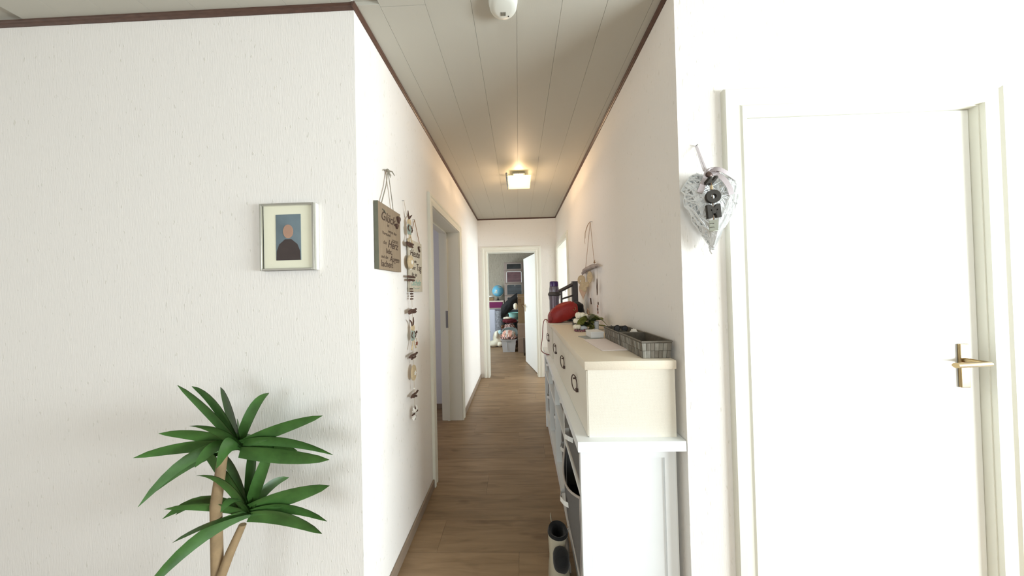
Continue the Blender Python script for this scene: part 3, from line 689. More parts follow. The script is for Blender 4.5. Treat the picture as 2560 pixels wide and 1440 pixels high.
t = thing('sunglasses', 'black sunglasses lying in the rear grey woven basket', 'glasses', (.530, 1.40, 1.134), (math.radians(8), math.radians(6), .25))
t.scale = (.72, .72, .72)
for sx in (-1, 1):
    mtx = Matrix.Translation((sx * .032, 0, .012)) @ Matrix.Rotation(PI / 2, 4, 'X')
    obj('lens_rim', MB().torus(.023, .0028, 24, 6, mtx), 'black', t, True)
    obj('lens', MB().lathe([(.022, -.001), (.022, .001)], 20, mtx), mat('smoke_lens', rgb(110, 112, 116), .1, trans=.5, bump=(5, .02)), t)
    obj('temple', MB().tube([(sx * .052, 0, .02), (sx * .050, .05, .020), (sx * .03, .08, .006)], .0022, 6), 'black', t, True)
obj('bridge', MB().tube([(-.010, 0, .018), (0, -.002, .022), (.010, 0, .018)], .0022, 6), 'black', t, True)
tag(obj('camera_case', MB().box(.492, 1.375, 1.083, .560, 1.475, 1.132, .010), 'greybox', None, True), 'dark case lying under the sunglasses in the rear basket', 'case')
tag(obj('folded_tissue', MB().blob((.570, 1.330, 1.118), (.016, .032, .034), 3, .28, 3, 5), 'whitep', None, True), 'crumpled white tissue standing in the rear grey basket', 'tissue')
o = obj('keyring', MB().torus(.012, .002, 18, 6).tube([(.012, 0, 0), (.03, .01, .002)], .003, 6), 'dark', None, True, (.557, 1.452, 1.108), (.5, .4, 0)); tag(o, 'small black key ring at the back of the rear grey basket', 'key ring')

o = obj('envelope', MB().box(-.06, -.135, 0, .06, .135, .004, .001), 'paper', None, False, (.418, 1.325, ZT), (0, 0, .06)); tag(o, 'pale pink envelope lying beside the grey baskets', 'envelope')
o = obj('notepad', MB().box(-.042, -.05, 0, .042, .05, .003, .0008), 'greypaper', None, False, (.396, 1.525, ZT), (0, 0, .25)); tag(o, 'grey notepad sheet under the small white box', 'paper')
t = thing('small_box', 'small white cardboard box beside the rear basket, behind the envelope', 'box', (.432, 1.535, ZT + .0035), (0, 0, .06))
obj('box_base', MB().box(-.036, -.045, 0, .036, .045, .026, .001), 'card', t); obj('box_lid', MB().box(-.038, -.047, .026, .038, .047, .034, .001), 'card', t)
# bracelet
t = thing('bead_bracelet', 'mauve beaded bracelet lying flat before the white flowers', 'bracelet', (.402, 1.760, ZT + .0062))
for k in range(18):
    a = 2 * PI * k / 18; obj('bead', MB().lathe([(.001, -.006), (.0045, -.004), (.006, 0), (.0045, .004), (.001, .006)], 10), 'mauve', t, True, (.034 * math.cos(a), .034 * math.sin(a) * .9, 0))
# flowers
t = thing('flower_spray', 'artificial spray of cream roses and olive leaves by the wall', 'flowers', (.47, 1.83, ZT))
obj('stem', MB().tube([(-.02, -.02, .02), (.02, 0, .03), (.07, .0, .03), (.125, .02, .02)], .004, 8), 'green', t, True)
fl = [(-.050, .0, .098, .034), (-.040, .03, .066, .034), (-.070, .0, .060, .028), (-.085, -.05, .026, .026), (-.01, .04, .088, .026)]
for i, (x, y, z, r) in enumerate(fl):
    mb = MB()
    for j in range(3):
        for k in range(6):
            a = 2 * PI * (k + .5 * j) / 6; rr = r * (1 - .28 * j)
            mb.blob((x + rr * .5 * math.cos(a), y + rr * .5 * math.sin(a), z + .004 * j), (rr * .55, rr * .55, rr * .6), 2, .25, 3, k + j)
    obj('rose', mb, 'petal', t, True)
def leaf_mesh(L_, W_, curl=.3, n=6):
    vs = []; fs = []
    for k in range(n + 1):
        s_ = k / n; w_ = W_ * math.sin(PI * min(1, s_ * .95 + .03)) ** .8; z = -curl * L_ * s_ * s_
        vs += [(s_ * L_, -w_, z + .15 * w_), (s_ * L_, 0, z), (s_ * L_, w_, z + .15 * w_)]
    for k in range(n):
        a = 3 * k; fs += [(a, a + 3, a + 4, a + 1), (a + 1, a + 4, a + 5, a + 2)]
    off = len(vs); vs += [(x, y, z - .0008) for x, y, z in vs]; fs += [tuple(i + off for i in reversed(f)) for f in fs]
    return vs, fs
rl = random.Random(3)
for i in range(30):
    L_ = rl.uniform(.045, .075); vs, fs = leaf_mesh(L_, L_ * .36)
    mtx = Matrix.Translation((rl.uniform(-.03, .06), rl.uniform(-.04, .03), rl.uniform(.02, .085))) @ Euler((rl.uniform(-.9, .9), rl.uniform(-.7, .4), rl.uniform(0, 6.28))).to_matrix().to_4x4()
    obj('leaf', MB().add(vs, fs, mtx), 'green' if i % 3 else 'darkgreen', t, True)
vs, fs = leaf_mesh(.13, .036, .6); obj('leaf', MB().add(vs, fs, Matrix.Translation((.0, .0, .105)) @ Euler((0, .0, -.35)).to_matrix().to_4x4()), 'green', t, True)
o = obj('pebble', MB().blob((0, 0, .016), (.032, .024, .016), 3, .08, 2, 3, 0), 'stone', None, True, (.428, 1.795, ZT)); tag(o, 'smooth pale blue-white stone in front of the cream roses', 'stone')
o = obj('ribbon_roll', MB().lathe([(.004, 0), (.015, 0), (.016, .058), (.004, .058)], 20), 'stone', None, True, (.520, 1.80, ZT)); tag(o, 'pale ribbon roll among the leaves close to the wall', 'ribbon roll')
# grey pouch box + black bag + red bag
t = thing('grey_case', 'small charcoal case between the black bag and white roses', 'case', (.440, 1.99, ZT), (0, 0, .1))
obj('case_body', MB().box(-.034, -.035, 0, .034, .035, .046, .006), 'greybox', t, True); obj('case_lid', MB().box(-.036, -.037, .046, .036, .037, .056, .003), 'greybox', t, True)
t = thing('black_bag', 'slumped black handbag leaning behind the red handbag', 'handbag', (.505, 2.36, 1.076))
obj('bag_body', MB().blob((0, 0, .075), (.070, .07, .092), 4, .14, 2.2, 4, .0006, .8), 'black', t, True)
obj('flap', MB().blob((-.035, -.022, .055), (.062, .062, .060), 3, .1, 2, 8, .002, .8), 'black', t, True)
obj('stud', MB().blob((-.035, -.082, .062), (.003, .003, .003), 1, 0), 'chrome', t, True)
obj('handle', MB().tube([(-.06, -.03, .02), (-.09, -.06, .015), (-.085, -.09, .03), (-.05, -.09, .03)], .009, 8), 'black', t, True)
t = thing('red_handbag', 'red leather handbag lying on the small cream chest, strap hanging over', 'handbag', (.370, 2.255, 1.076))
mb = MB(); bm = bmesh.new(); bmesh.ops.create_icosphere(bm, subdivisions=4, radius=1)
for v in bm.verts:
    d = Vector([math.copysign(abs(q) ** .75, q) for q in v.co]); k = 1 + .05 * noise.noise(v.co * 2.5)
    k += .05 * noise.noise(v.co * 6 + Vector((3, 1, 2)))
    p = Vector((d.x * .126, d.y * .066, d.z * .076 * (1 - .25 * d.x * 0))) * k
    p.z += p.x * .34 + .02 * (1 - d.x * d.x) * (1 if d.z > 0 else .6); p.z += .070; p.z = max(p.z, .001); v.co = p
mb.bm(bm); bb = obj('bag_body', mb, 'red', t, True)
obj('zip', MB().tube([(-.095 + .19 * k / 10, .004, .130 + .014 * math.sin(PI * k / 10) + (-.095 + .19 * k / 10) * .46) for k in range(11)], .004, 6), 'redstrap', t, True)
obj('seam', MB().tube([(-.118 + .236 * k / 12, -.058 * math.sin(PI * (.12 + .76 * k / 12)) ** .6 - .004, .052 + .030 * math.sin(PI * k / 12) + (-.118 + .236 * k / 12) * .34) for k in range(13)], .0035, 6), 'redstrap', t, True)
obj('gusset', MB().blob((-.104, -.008, .036), (.020, .048, .034), 3, .05, 2, 3, .001, .8), 'redstrap', t, True)
obj('buckle_ring', MB().torus(.013, .002, 20, 6, Matrix.Translation((.088, -.056, .118)) @ Euler((1.3, .2, 0)).to_matrix().to_4x4()), 'brass', t, True)
sp = [(-.10, .05, .02), (-.115, .10, .008), (-.142, .11, .014), (-.158, .11, -.03), (-.168, .11, -.150), (-.180, .11, -.225), (-.178, .11, -.262), (-.152, .10, -.284), (-.118, .06, -.285)]
mb = MB(); vs = []
def catmull(P, n=5):
    out = []; P = [Vector(p) for p in P]; Q = [P[0]] + P + [P[-1]]
    for i in range(1, len(Q) - 2):
        for k in range(n):
            s_ = k / n; a, b_, c, d = Q[i - 1], Q[i], Q[i + 1], Q[i + 2]
            out.append(.5 * ((2 * b_) + (-a + c) * s_ + (2 * a - 5 * b_ + 4 * c - d) * s_ ** 2 + (-a + 3 * b_ - 3 * c + d) * s_ ** 3))
    return out + [P[-1]]
obj('strap', MB().tube(catmull(sp), .0085, 8, flat=.4), 'redstrap', t, True)
# purple bottle
t = thing('drinking_bottle', 'tall bottle with purple cap and smoky clear body behind the red bag', 'bottle', (.334, 2.49, ZT))
obj('bottle_body', MB().lathe([(.040, 0), (.046, .01), (.046, .18), (.050, .20), (.052, .222)], 32), 'smoke', t, True)
obj('collar', MB().lathe([(.052, .222), (.058, .228), (.058, .240), (.052, .25), (.047, .258)], 32), M['stand'], t, True)
obj('shoulder', MB().lathe([(.046, .258), (.045, .29), (.041, .31)], 32), 'smoke', t, True)
obj('cap', MB().lathe([(.041, .306), (.0405, .34), (.039, .352), (.032, .358), (.006, .359)], 32), 'purple', t, True)
# charcoal wooden stand
t = thing('wooden_stand', 'charcoal wooden stand with tall post and slanting rails behind the bags', 'stand', (.5, 2.42, ZT))
obj('post', MB().box(-.008, -.02, 0, .038, .045, .352, .002), 'stand', t)
obj('rail', MB().tube([(-.008, .0, .322), (-.135, -.025, .262)], .016, 4), 'stand', t)
obj('rail', MB().tube([(-.008, .0, .222), (-.120, -.025, .190)], .008, 4), 'stand', t)
obj('post', MB().box(-.122, -.036, 0, -.106, -.016, .275, .001), 'stand', t)
obj('foot', MB().box(-.13, -.045, 0, .038, .01, .014, .002), 'stand', t)
obj('hook', MB().tube([(-.075, .005, .285), (-.075, -.008, .27), (-.075, -.006, .258)], .002, 6), 'dark', t, True)

# ------------------------------------------------------------------ shoe beside the shelf
t = thing('sneaker', 'cream high-top shoe with black lining and strap beside the shelf', 'shoe', (.160, 1.27, 0), (0, 0, -.10))
def shoe_shell(levels, n=24):
    # levels: (z, cy, half length, half width)
    vs = []; fs = []
    for z, cy, hl, hw in levels:
        for k in range(n):
            a = 2 * PI * k / n; x = hw * math.cos(a); y = cy + hl * math.sin(a)
            if math.sin(a) < 0: x *= 1 + .12 * (-math.sin(a))
            vs.append((x, y, z))
    for i in range(len(levels) - 1):
        for k in range(n): fs.append((i * n + k, i * n + (k + 1) % n, (i + 1) * n + (k + 1) % n, (i + 1) * n + k))
    return vs, fs
vs, fs = shoe_shell([(0, 0, .148, .048), (.012, 0, .152, .050), (.028, 0, .150, .049)]); n = 24
fs += [tuple(range(n - 1, -1, -1)), tuple(2 * n + k for k in range(n))]
obj('sole', MB().add(vs, fs), 'sole', t, True)
vs, fs = shoe_shell([(.028, 0, .146, .047), (.055, .006, .138, .046), (.080, .030, .112, .043), (.105, .050, .085, .046), (.130, .062, .064, .048), (.150, .068, .052, .049), (.152, .068, .047, .045), (.120, .068, .045, .040), (.07, .07, .045, .028)])
obj('upper', MB().add(vs, fs), 'shoe', t, True)
vs, fs = shoe_shell([(.148, .068, .054, .050), (.160, .068, .048, .045), (.152, .068, .036, .032), (.11, .068, .034, .028), (.075, .068, .034, .022)]); fs += [tuple(4 * n + k for k in range(n))]
obj('lining', MB().add(vs, fs), 'black', t, True)
obj('tongue', MB().blob((.010, -.030, .106), (.038, .046, .040), 3, .04, 2, 2, None, .8), 'black', t, True)
obj('side_panel', MB().blob((.040, .03, .110), (.012, .05, .036), 3, .03, 2, 2, None, .8), 'shoegrey', t, True)
obj('heel_tab', MB().tube([(-.03, .118, .15), (-.034, .126, .172), (-.033, .124, .188)], [.005, .006, .003], 8, flat=.5), 'shoe', t, True)
t2 = tag(obj('tied_cord', MB().tube(catmull([(.222, 1.33, .17), (.212, 1.345, .14), (.205, 1.35, .09), (.212, 1.33, .03), (.220, 1.31, .006), (.215, 1.28, .006), (.208, 1.33, .06), (.216, 1.35, .12), (.222, 1.34, .168)]), .003, 6), 'piping', None, True), 'pale cord loop dangling between the shoe and lower grey bin', 'cord')

# ------------------------------------------------------------------ left wall: signs
def sign_text(parent, lines, x, mtl='ink'):
    """lines: (text, size, y_left, z, shear, xscale, mat, bold). Text lies on plane x facing +x, running along +y"""
    for (s_, size, y, z, sh_, xs, ml, bd) in lines:
        mtx = Matrix.Translation((x, y, z)) @ Matrix(((0, 0, 1, 0), (1, 0, 0, 0), (0, 1, 0, 0), (0, 0, 0, 1)))
        text_mesh('lettering', s_, size, ml, parent, mtx, sh_, .0005, 'LEFT', xs, bd)
ZS = 1.464
t = thing('wooden_sign', 'taupe wooden sign with dark script hanging nearest on the left wall', 'sign', (XL + .004, 1.135, ZS))
sw_, shh = .215, .300; sd = .018
obj('board', MB().box(.001, 0, 0, sd, sw_, shh, .001), 'signwood', t)
mb = MB().box(-.001, -.002, 0, sd - .001, .0005, shh); obj('board_edge', mb, 'signedge', t)
L1 = [('Glück', .060, .018, .225, .35, .95, 'ink', .0006), ('ist', .022, .075, .204, .1, 1, 'ink', 0), ('wenn der', .022, .085, .178, 0, 1, 'ink', 0), ('Verstand', .021, .030, .160, 0, 1, 'ink', 0), ('tanzt', .030, .125, .138, 0, 1, 'ink', 0),
      ('das', .024, .036, .118, .2, 1, 'ink', 0), ('Herz', .052, .078, .108, .35, .95, 'ink', .0006), ('liebt,', .033, .062, .078, 0, .9, 'ink', .0004), ('und die', .021, .016, .052, .1, 1, 'ink', 0), ('Augen', .040, .094, .044, .35, .95, 'ink', .0005), ('lachen!', .042, .016, .014, 0, .95, 'ink', .0005)]
sign_text(t, L1, sd + .0002)
for (y, z, w_) in ((.185, .262, .032), (.165, .225, .024)):
    obj('heart_charm', MB().prism(heart_poly(w_, w_ * 1.1), sd + .001, sd + .010, 'yz', Matrix.Translation((0, y, z))), 'bark', t)
obj('staple', MB().tube([(sd + .001, .032, .272), (sd + .003, .045, .270), (sd + .001, .060, .262)], .002, 6), 'signedge', t, True)
apex = (.012, .105, .478)
obj('hanger_ribbon', MB().tube([(sd * .6, .040, shh - .001), (.012, .085, .40), apex], .0035, 6, flat=.4).tube([(sd * .6, .155, shh - .001), (.012, .128, .40), apex], .0035, 6, flat=.4), 'ribbon', t, True)
obj('bow_knot', MB().blob(apex, (.008, .014, .008), 2, .3, 3, 1).tube([apex, (.018, .135, .487), (.014, .170, .482)], [.004, .003, .0015], 6).tube([apex, (.016, .085, .474), (.014, .074, .466)], [.004, .003, .0015], 6).tube([apex, (.016, .118, .462), (.014, .124, .452)], [.003, .003, .001], 6), 'ribbon', t, True)
obj('wall_nail', MB().tube([(-.004, .105, .482), (.012, .105, .482)], .0018, 6), 'steel', t, True)

t = thing('wooden_sign', 'pale grey wooden sign reading Heute with mint last line, behind the garland', 'sign', (XL + .004, 1.468, 1.362))
sw_, shh, sd = .200, .303, .010
obj('board', MB().box(.001, 0, 0, sd, sw_, shh, .001), 'signpale', t)
L2 = [('Heute', .058, .014, .208, .3, 1.0, 'ink', .0007), ('ist ein', .028, .040, .172, .1, 1, 'ink', .0003), ('guter', .032, .020, .132, .1, 1.05, 'ink', .0004), ('Tag', .060, .105, .128, .15, .9, 'ink', .0006), ('für ein', .029, .036, .092, .1, 1, 'ink', .0003), ('Lächeln', .050, .018, .038, .35, 1.0, 'teal_ink', .0004)]
sign_text(t, L2, sd + .0002)
obj('underline', MB().tube([(sd + .001, .05, .026), (sd + .001, .10, .018), (sd + .001, .15, .024)], .0012, 5), 'teal_ink', t)
obj('heart_charm', MB().prism(heart_poly(.036, .036), sd + .001, sd + .009, 'yz', Matrix.Translation((0, .15, .262))), 'bark', t)
obj('heart_charm', MB().prism(heart_poly(.026, .026), sd + .0095, sd + .013, 'yz', Matrix.Translation((0, .15, .262))), 'signpale', t)
obj('hanger_cord', MB().tube([(sd * .5, .03, shh), (.008, .098, .432)], .002, 6).tube([(sd * .5, .178, shh), (.008, .098, .432)], .002, 6), 'rope', t, True)
obj('wall_nail', MB().tube([(-.004, .098, .434), (.010, .098, .434)], .0016, 6), 'steel', t, True)

# garland (string with charms)
GX, GY = XL + .028, 1.462
t = thing('hanging_garland', 'string of twigs, wooden rabbits and flowers hanging between the two signs', 'garland', (GX, GY, .66))
g0 = .66
def gl(z): return z - g0
cord = [(-.018, -.035, gl(1.862)), (-.010, -.028, gl(1.80)), (0, -.015, gl(1.745)), (0, -.012, gl(1.62)), (0, -.005, gl(1.5)), (0, 0, gl(1.35)), (0, .006, gl(1.2)), (0, .006, gl(1.0)), (0, .01, gl(.8)), (0, .012, gl(.68))]
obj('cord', MB().tube(cord, .0012, 6), 'thread', t, True)
obj('wall_nail', MB().tube([(-.029, -.035, gl(1.862)), (-.016, -.035, gl(1.862))], .0018, 6), 'steel', t, True)
rt = random.Random(5)
def gy(z): # cord y at z
    zz = gl(z)
    for a, b_ in zip(cord, cord[1:]):
        if a[2] >= zz >= b_[2]: return a[1] + (b_[1] - a[1]) * (a[2] - zz) / (a[2] - b_[2])
    return .01
for z, pair in ((1.630, ((.044, .0075, 0, .05), (.040, .006, -.013, -.04))), (1.445, ((.050, .007, 0, .0), (.040, .007, -.018, .02))), (1.255, ((.052, .007, .004, .06), (.050, .007, -.008, .02))), (1.005, ((.054, .007, .004, .0), (.030, .006, -.011, 0))), (.788, ((.050, .006, .002, 0), (.030, .006, -.012, -.35)))):
    for (hl, r, dz, tl) in pair:
        c = gl(z) + dz; y0 = gy(z)
        pts = [(.004, y0 - hl, c - tl * hl), (.0, y0 - hl * .3, c + .001), (.004, y0 + hl * .4, c - .0005), (0, y0 + hl, c + tl * hl)]
        obj('twig', MB().tube(pts, [r, r * 1.05, r * .95, r * .9], 7), 'bark', t)
for z in (1.60, 1.49, 1.42, 1.27, .82): obj('bead', MB().blob((0, gy(z), gl(z)), (.005, .005, .005), 2, 0), 'whitep', t, True)
def rabbit(z, flip=1, body='palegreen'):
    y0 = gy(z); c = gl(z)
    obj('rabbit_body', MB().prism([(-.016, -.035), (.016, -.035), (.020, -.005), (.012, .022), (-.012, .022), (-.022, -.005)], -.004, .004, 'yz', Matrix.Translation((0, y0, c))), body, t)
    obj('rabbit_head', MB().lathe([(.017, -.005), (.017, .005)], 14, Matrix.Translation((0, y0, c + .034)) @ Matrix.Rotation(PI / 2, 4, 'Y')), 'lightwood', t)
    obj('rabbit_ear', MB().tube([(0, y0 - .006, c + .046), (0, y0 - .016 * flip, c + .068), (0, y0 - .040 * flip, c + .085)], [.004, .005, .002], 6), 'bark', t)
    obj('rabbit_ear', MB().tube([(0, y0 + .006, c + .046), (0, y0 + .010 * flip, c + .07), (0, y0 + .012 * flip, c + .095)], [.004, .005, .002], 6), 'bark', t)
    for s_ in (-1, 1):
        obj('rabbit_arm', MB().tube([(.004, y0 + s_ * .012, c + .015), (.006, y0 + s_ * .03, c - .005), (.008, y0 + s_ * .016, c - .02)], .0028, 6), 'bark', t)
        obj('rabbit_leg', MB().tube([(.002, y0 + s_ * .008, c - .034), (.004, y0 + s_ * .014, c - .055), (.004, y0 + s_ * .030, c - .082)], [.003, .003, .005], 6), 'lightwood', t)
rabbit(1.715, -1); rabbit(1.125, 1)
y0 = gy(1.1)
obj('felt_flower', MB().prism(flower_poly(.013), .002, .006, 'yz', Matrix.Translation((0, y0 + .045, gl(1.065)))), 'redfelt', t)
obj('flower_stem', MB().tube([(.004, y0 + .01, gl(1.10)), (.004, y0 + .04, gl(1.095)), (.004, y0 + .045, gl(1.068))], .002, 6), 'thread', t)
obj('felt_dot', MB().lathe([(.008, 0), (.008, .004)], 12, Matrix.Translation((.002, y0 + .045, gl(1.13))) @ Matrix.Rotation(PI / 2, 4, 'Y')), 'bark', t)
for z, egg in ((1.528, 0), (.905, 1)):
    y0 = gy(z); poly = [(.034 * math.cos(a) * (1 if not egg else .85), .038 * math.sin(a) * (1.0 if not (egg and math.sin(a) > 0) else 1.25)) for a in [2 * PI * k / 28 for k in range(28)]]
    obj('wood_disc' if not egg else 'wood_egg', MB().prism(poly, -.004, .004, 'yz', Matrix.Translation((0, y0, gl(z)))), 'lightwood', t)
    obj('small_flower', MB().prism(flower_poly(.013), .0045, .007, 'yz', Matrix.Translation((0, y0 + .008, gl(z)))), 'whitep', t)
mb = MB()
for k in range(5): mb.box(-.005, gy(1.34) - .012 + (k % 2) * .006, gl(1.375) - k * .014, .005, gy(1.34) + .010 + (k % 2) * .004, gl(1.375) - k * .014 + .008)
obj('bark_slices', mb, 'bark', t)
y0 = gy(.69)
for k in range(12):
    a = 2 * PI * k / 12; p = [(0, y0, gl(.685)), (.003, y0 + .022 * math.cos(a), gl(.685) + .022 * math.sin(a)), (.0, y0 + .040 * math.cos(a), gl(.685) + .040 * math.sin(a))]
    obj('petal', MB().tube(p, [.003, .0075, .003], 6, flat=.4), 'whitep' if k % 3 else 'bark', t, True)

# ------------------------------------------------------------------ right wall: driftwood mobile
MX = XR - .022
t = thing('driftwood_mobile', 'driftwood mobile with wooden butterfly and heart above the flowers', 'mobile', (MX, 2.14, 1.53))
rt = random.Random(11)
for k in range(14):
    dz = rt.uniform(-.014, .016); dx = rt.uniform(-.012, .008); a, b_ = rt.uniform(-.235, -.12), rt.uniform(.14, .29)
    sl = -.06
    pts = [(dx, a, dz - sl * 0), (dx + .006, a * .3, dz + .008), (dx - .003, b_ * .5, dz - .002), (dx, b_, dz - .014 + rt.uniform(-.02, .01))]
    obj('driftwood_twig', MB().tube(pts, [.005, .009, .009, .006], 7), 'drift', t, True)
obj('driftwood_twig', MB().tube([(0, .20, -.01), (-.006, .27, -.05)], [.006, .004], 7), 'drift', t, True)
ap = (.004, .0, .366)
obj('hanging_cord', MB().tube([(0, -.10, .015), ap], .0018, 6).tube([(0, .17, .0), ap], .0018, 6).tube(catmull([ap, (0, .07, .355), (-.004, .145, .30), (-.004, .165, .25), (-.004, .145, .215)]), .0016, 6).tube(catmull([ap, (0, .06, .35), (-.002, .12, .31), (-.002, .145, .26)]), .0014, 6), 'rope', t, True)
obj('cord_knot', MB().blob((0, -.10, .028), (.007, .01, .008), 2, .3, 3, 2).tube([(0, -.10, .03), (0, -.115, .045)], .002, 6), 'rope', t, True)
obj('wall_nail', MB().tube([(.022, 0, .366), (0, 0, .366)], .0018, 6), 'steel', t, True)
def strand(y, z0, z1, x=0): obj('thread', MB().tube([(x, y, z0), (x, y, z1)], .0009, 5), 'thread', t)
strand(.20, 0, -.28, -.004); strand(.06, 0, -.25, 0); strand(-.015, 0, -.12, -.004); strand(-.165, 0, -.30, 0)
bf = []
for k in range(40):
    q = 2 * PI * k / 40; r_ = .030 + .026 * abs(math.sin(2 * q + .35 * math.sin(2 * q))) * (1.25 if math.sin(q) > 0 else .85); bf.append((r_ * math.cos(q), r_ * math.sin(q)))
obj('wood_butterfly', MB().prism([(a * .85, b_ * 1.1) for a, b_ in bf], -.003, .003, 'yz', Matrix.Translation((-.032, .115, -.150)) @ Matrix.Rotation(.6, 4, 'Z') @ Matrix.Rotation(.5, 4, 'X')), 'lightwood', t)
obj('wood_disc', MB().lathe([(.043, -.003), (.043, .003)], 26, Matrix.Translation((-.030, .205, -.095)) @ Matrix.Rotation(.6, 4, 'Z') @ Matrix.Rotation(PI / 2, 4, 'Y')), 'lightwood', t)
obj('small_star', MB().prism(flower_poly(.010, 5), -.005, -.003, 'yz', Matrix.Translation((-.033, .198, -.105)) @ Matrix.Rotation(.6, 4, 'Z')), 'whitep', t)
obj('wood_disc', MB().lathe([(.036, -.003), (.036, .003)], 26, Matrix.Translation((-.008, .01, -.080)) @ Matrix.Rotation(.30, 4, 'Z') @ Matrix.Rotation(PI / 2, 4, 'Y') @ Matrix.Diagonal((1.3, 1, 1, 1))), 'lightwood', t)
obj('wood_heart', MB().prism(heart_poly(.105, .135), -.003, .003, 'yz', Matrix.Translation((-.022, .195, -.200)) @ Matrix.Rotation(.45, 4, 'Z')), 'pinkwood', t)
obj('twig_charm', MB().tube([(0, .035, -.25), (0, .020, -.30)], .005, 6), 'bark', t)
obj('wood_fish', MB().prism([(-.002, .0), (-.012, -.05), (-.004, -.105), (.006, -.125), (.010, -.06)], -.006, -.002, 'yz', Matrix.Translation((0, -.165, -.10))), 'bark', t)
for k in range(4): obj('twig_charm', MB().blob((rt.uniform(-.004, .004), -.165 + rt.uniform(-.006, .006), -.285 - k * .022), (.004, .006, .013), 2, .3, 3, k), 'redfelt' if k % 2 else 'bark', t, True)
obj('felt_charm', MB().prism(flower_poly(.032, 5, .4), -.003, .003, 'yz', Matrix.Translation((.008, .165, -.375))), 'pinkwood', t)
obj('small_star', MB().prism(flower_poly(.015, 5), -.006, -.002, 'yz', Matrix.Translation((-.004, .225, -.41))), 'whitep', t)
strand(.165, -.26, -.36, 0); strand(.225, -.28, -.40, -.004)

# ------------------------------------------------------------------ wicker heart on the front right wall
HCx, HCz = .695, 1.62
t = thing('wicker_heart', 'white wicker heart with grey ribbon bow and black letters HOME', 'wall decoration', (HCx, YR, HCz))
rh = random.Random(21); mb = MB(); hp = heart_poly(.20, .275, 60)
def inside(x, z):
    c = False; n = len(hp); j = n - 1
    for i in range(n):
        if (hp[i][1] > z) != (hp[j][1] > z) and x < (hp[j][0] - hp[i][0]) * (z - hp[i][1]) / (hp[j][1] - hp[i][1]) + hp[i][0]: c = not c
        j = i
    return c
def depth(x, z):
    d = min(math.hypot(x - a, z - b_) for a, b_ in hp); return .006 + .030 * min(1, d / .045) ** .6
for k in range(105):
    i = rh.randrange(60); j = (i + rh.randrange(9, 34)) % 60; a, b_ = hp[i], hp[j]; side = -1
    pts = []; ok = True
    for s_ in range(7):
        u = s_ / 6; x = a[0] + (b_[0] - a[0]) * u; z = a[1] + (b_[1] - a[1]) * u
        if 0 < s_ < 6 and not inside(x, z):
            ok = False; break
        dd = depth(x, z) if 0 < s_ < 6 else .004
        pts.append((x, -.036 - dd + rh.uniform(-.002, .002), z))
    if ok: mb.tube(pts, rh.choice([.0022, .0032, .0040]), 5, flat=.5)
for o_ in range(4):
    mb.tube([(x * (1 - .03 * o_) + rh.uniform(-.002, .002), -.036 + rh.uniform(-.012, .012), z * (1 - .03 * o_) + rh.uniform(-.002, .002)) for x, z in hp + [hp[0]]], .003, 6)
tag(obj('wicker_strands', mb, 'wicker', t, True), None, kind='stuff')
mb = MB()
for k in range(60):
    i = rh.randrange(60); j = (i + rh.randrange(6, 16)) % 60; a, b_ = hp[i], hp[j]; m_ = ((a[0] + b_[0]) * .47, (a[1] + b_[1]) * .47)
    if inside(*m_): mb.tube([(a[0], -.034, a[1]), (m_[0], -.020, m_[1]), (b_[0], -.034, b_[1])], .0026, 5, flat=.5)
tag(obj('back_strands', mb, 'wicker', t, True), None, kind='stuff')
tip = [(0, -.036, -.125), (-.006, -.038, -.14), (.001, -.036, -.150)]
obj('wicker_tip', MB().tube(tip, [.007, .005, .004], 6), 'wicker', t, True)
def band(pts, w_, m='satin', name='ribbon', up=(0, 0, 1)):
    mb = MB(); vs = []; P = catmull(pts, 5)
    for i, p in enumerate(P):
        d = (P[min(i + 1, len(P) - 1)] - P[max(i - 1, 0)]).normalized(); s_ = d.cross(Vector((0, -1, 0)));
        s_ = s_.normalized() * w_ / 2 if s_.length > 1e-4 else Vector((w_ / 2, 0, 0))
        vs += [tuple(p - s_), tuple(p + s_)]
    n = len(vs); vs += [(x, y + .001, z) for x, y, z in vs]; fs = []
    for k in range(len(P) - 1):
        a = 2 * k; fs += [(a, a + 1, a + 3, a + 2), (n + a, n + a + 2, n + a + 3, n + a + 1), (a, a + 2, n + a + 2, n + a), (a + 1, n + a + 1, n + a + 3, a + 3)]
    mb.add(vs, fs); return obj(name, mb, m, t, True)
band([(-.023, -.006, .255), (-.033, -.04, .19), (-.044, -.074, .130)], .009)
band([(-.021, -.006, .255), (-.028, -.04, .19), (-.036, -.074, .130)], .007)
band([(-.033, -.075, .133), (-.048, -.082, .10), (-.066, -.080, .055)], .020)
band([(-.030, -.070, .135), (-.005, -.085, .132), (.030, -.080, .118), (.075, -.060, .105)], .014)
band([(-.030, -.072, .130), (.005, -.084, .105), (.030, -.084, .070), (.040, -.080, .045)], .018)
obj('bow_loop', MB().torus(.014, .004, 20, 8, Matrix.Translation((-.018, -.076, .128)) @ Matrix.Rotation(PI / 2, 4, 'X') @ Matrix.Diagonal((1.2, .8, 1, 1))), 'satin', t, True)
obj('bow_knot', MB().blob((-.034, -.080, .115), (.011, .008, .012), 2, .3, 3, 2), 'bronze', t, True)
obj('letter_string', MB().tube([(-.034, -.082, .115), (-.032, -.090, .07), (-.030, -.090, -.01), (-.031, -.090, -.055)], .0012, 5), 'rope', t, True)
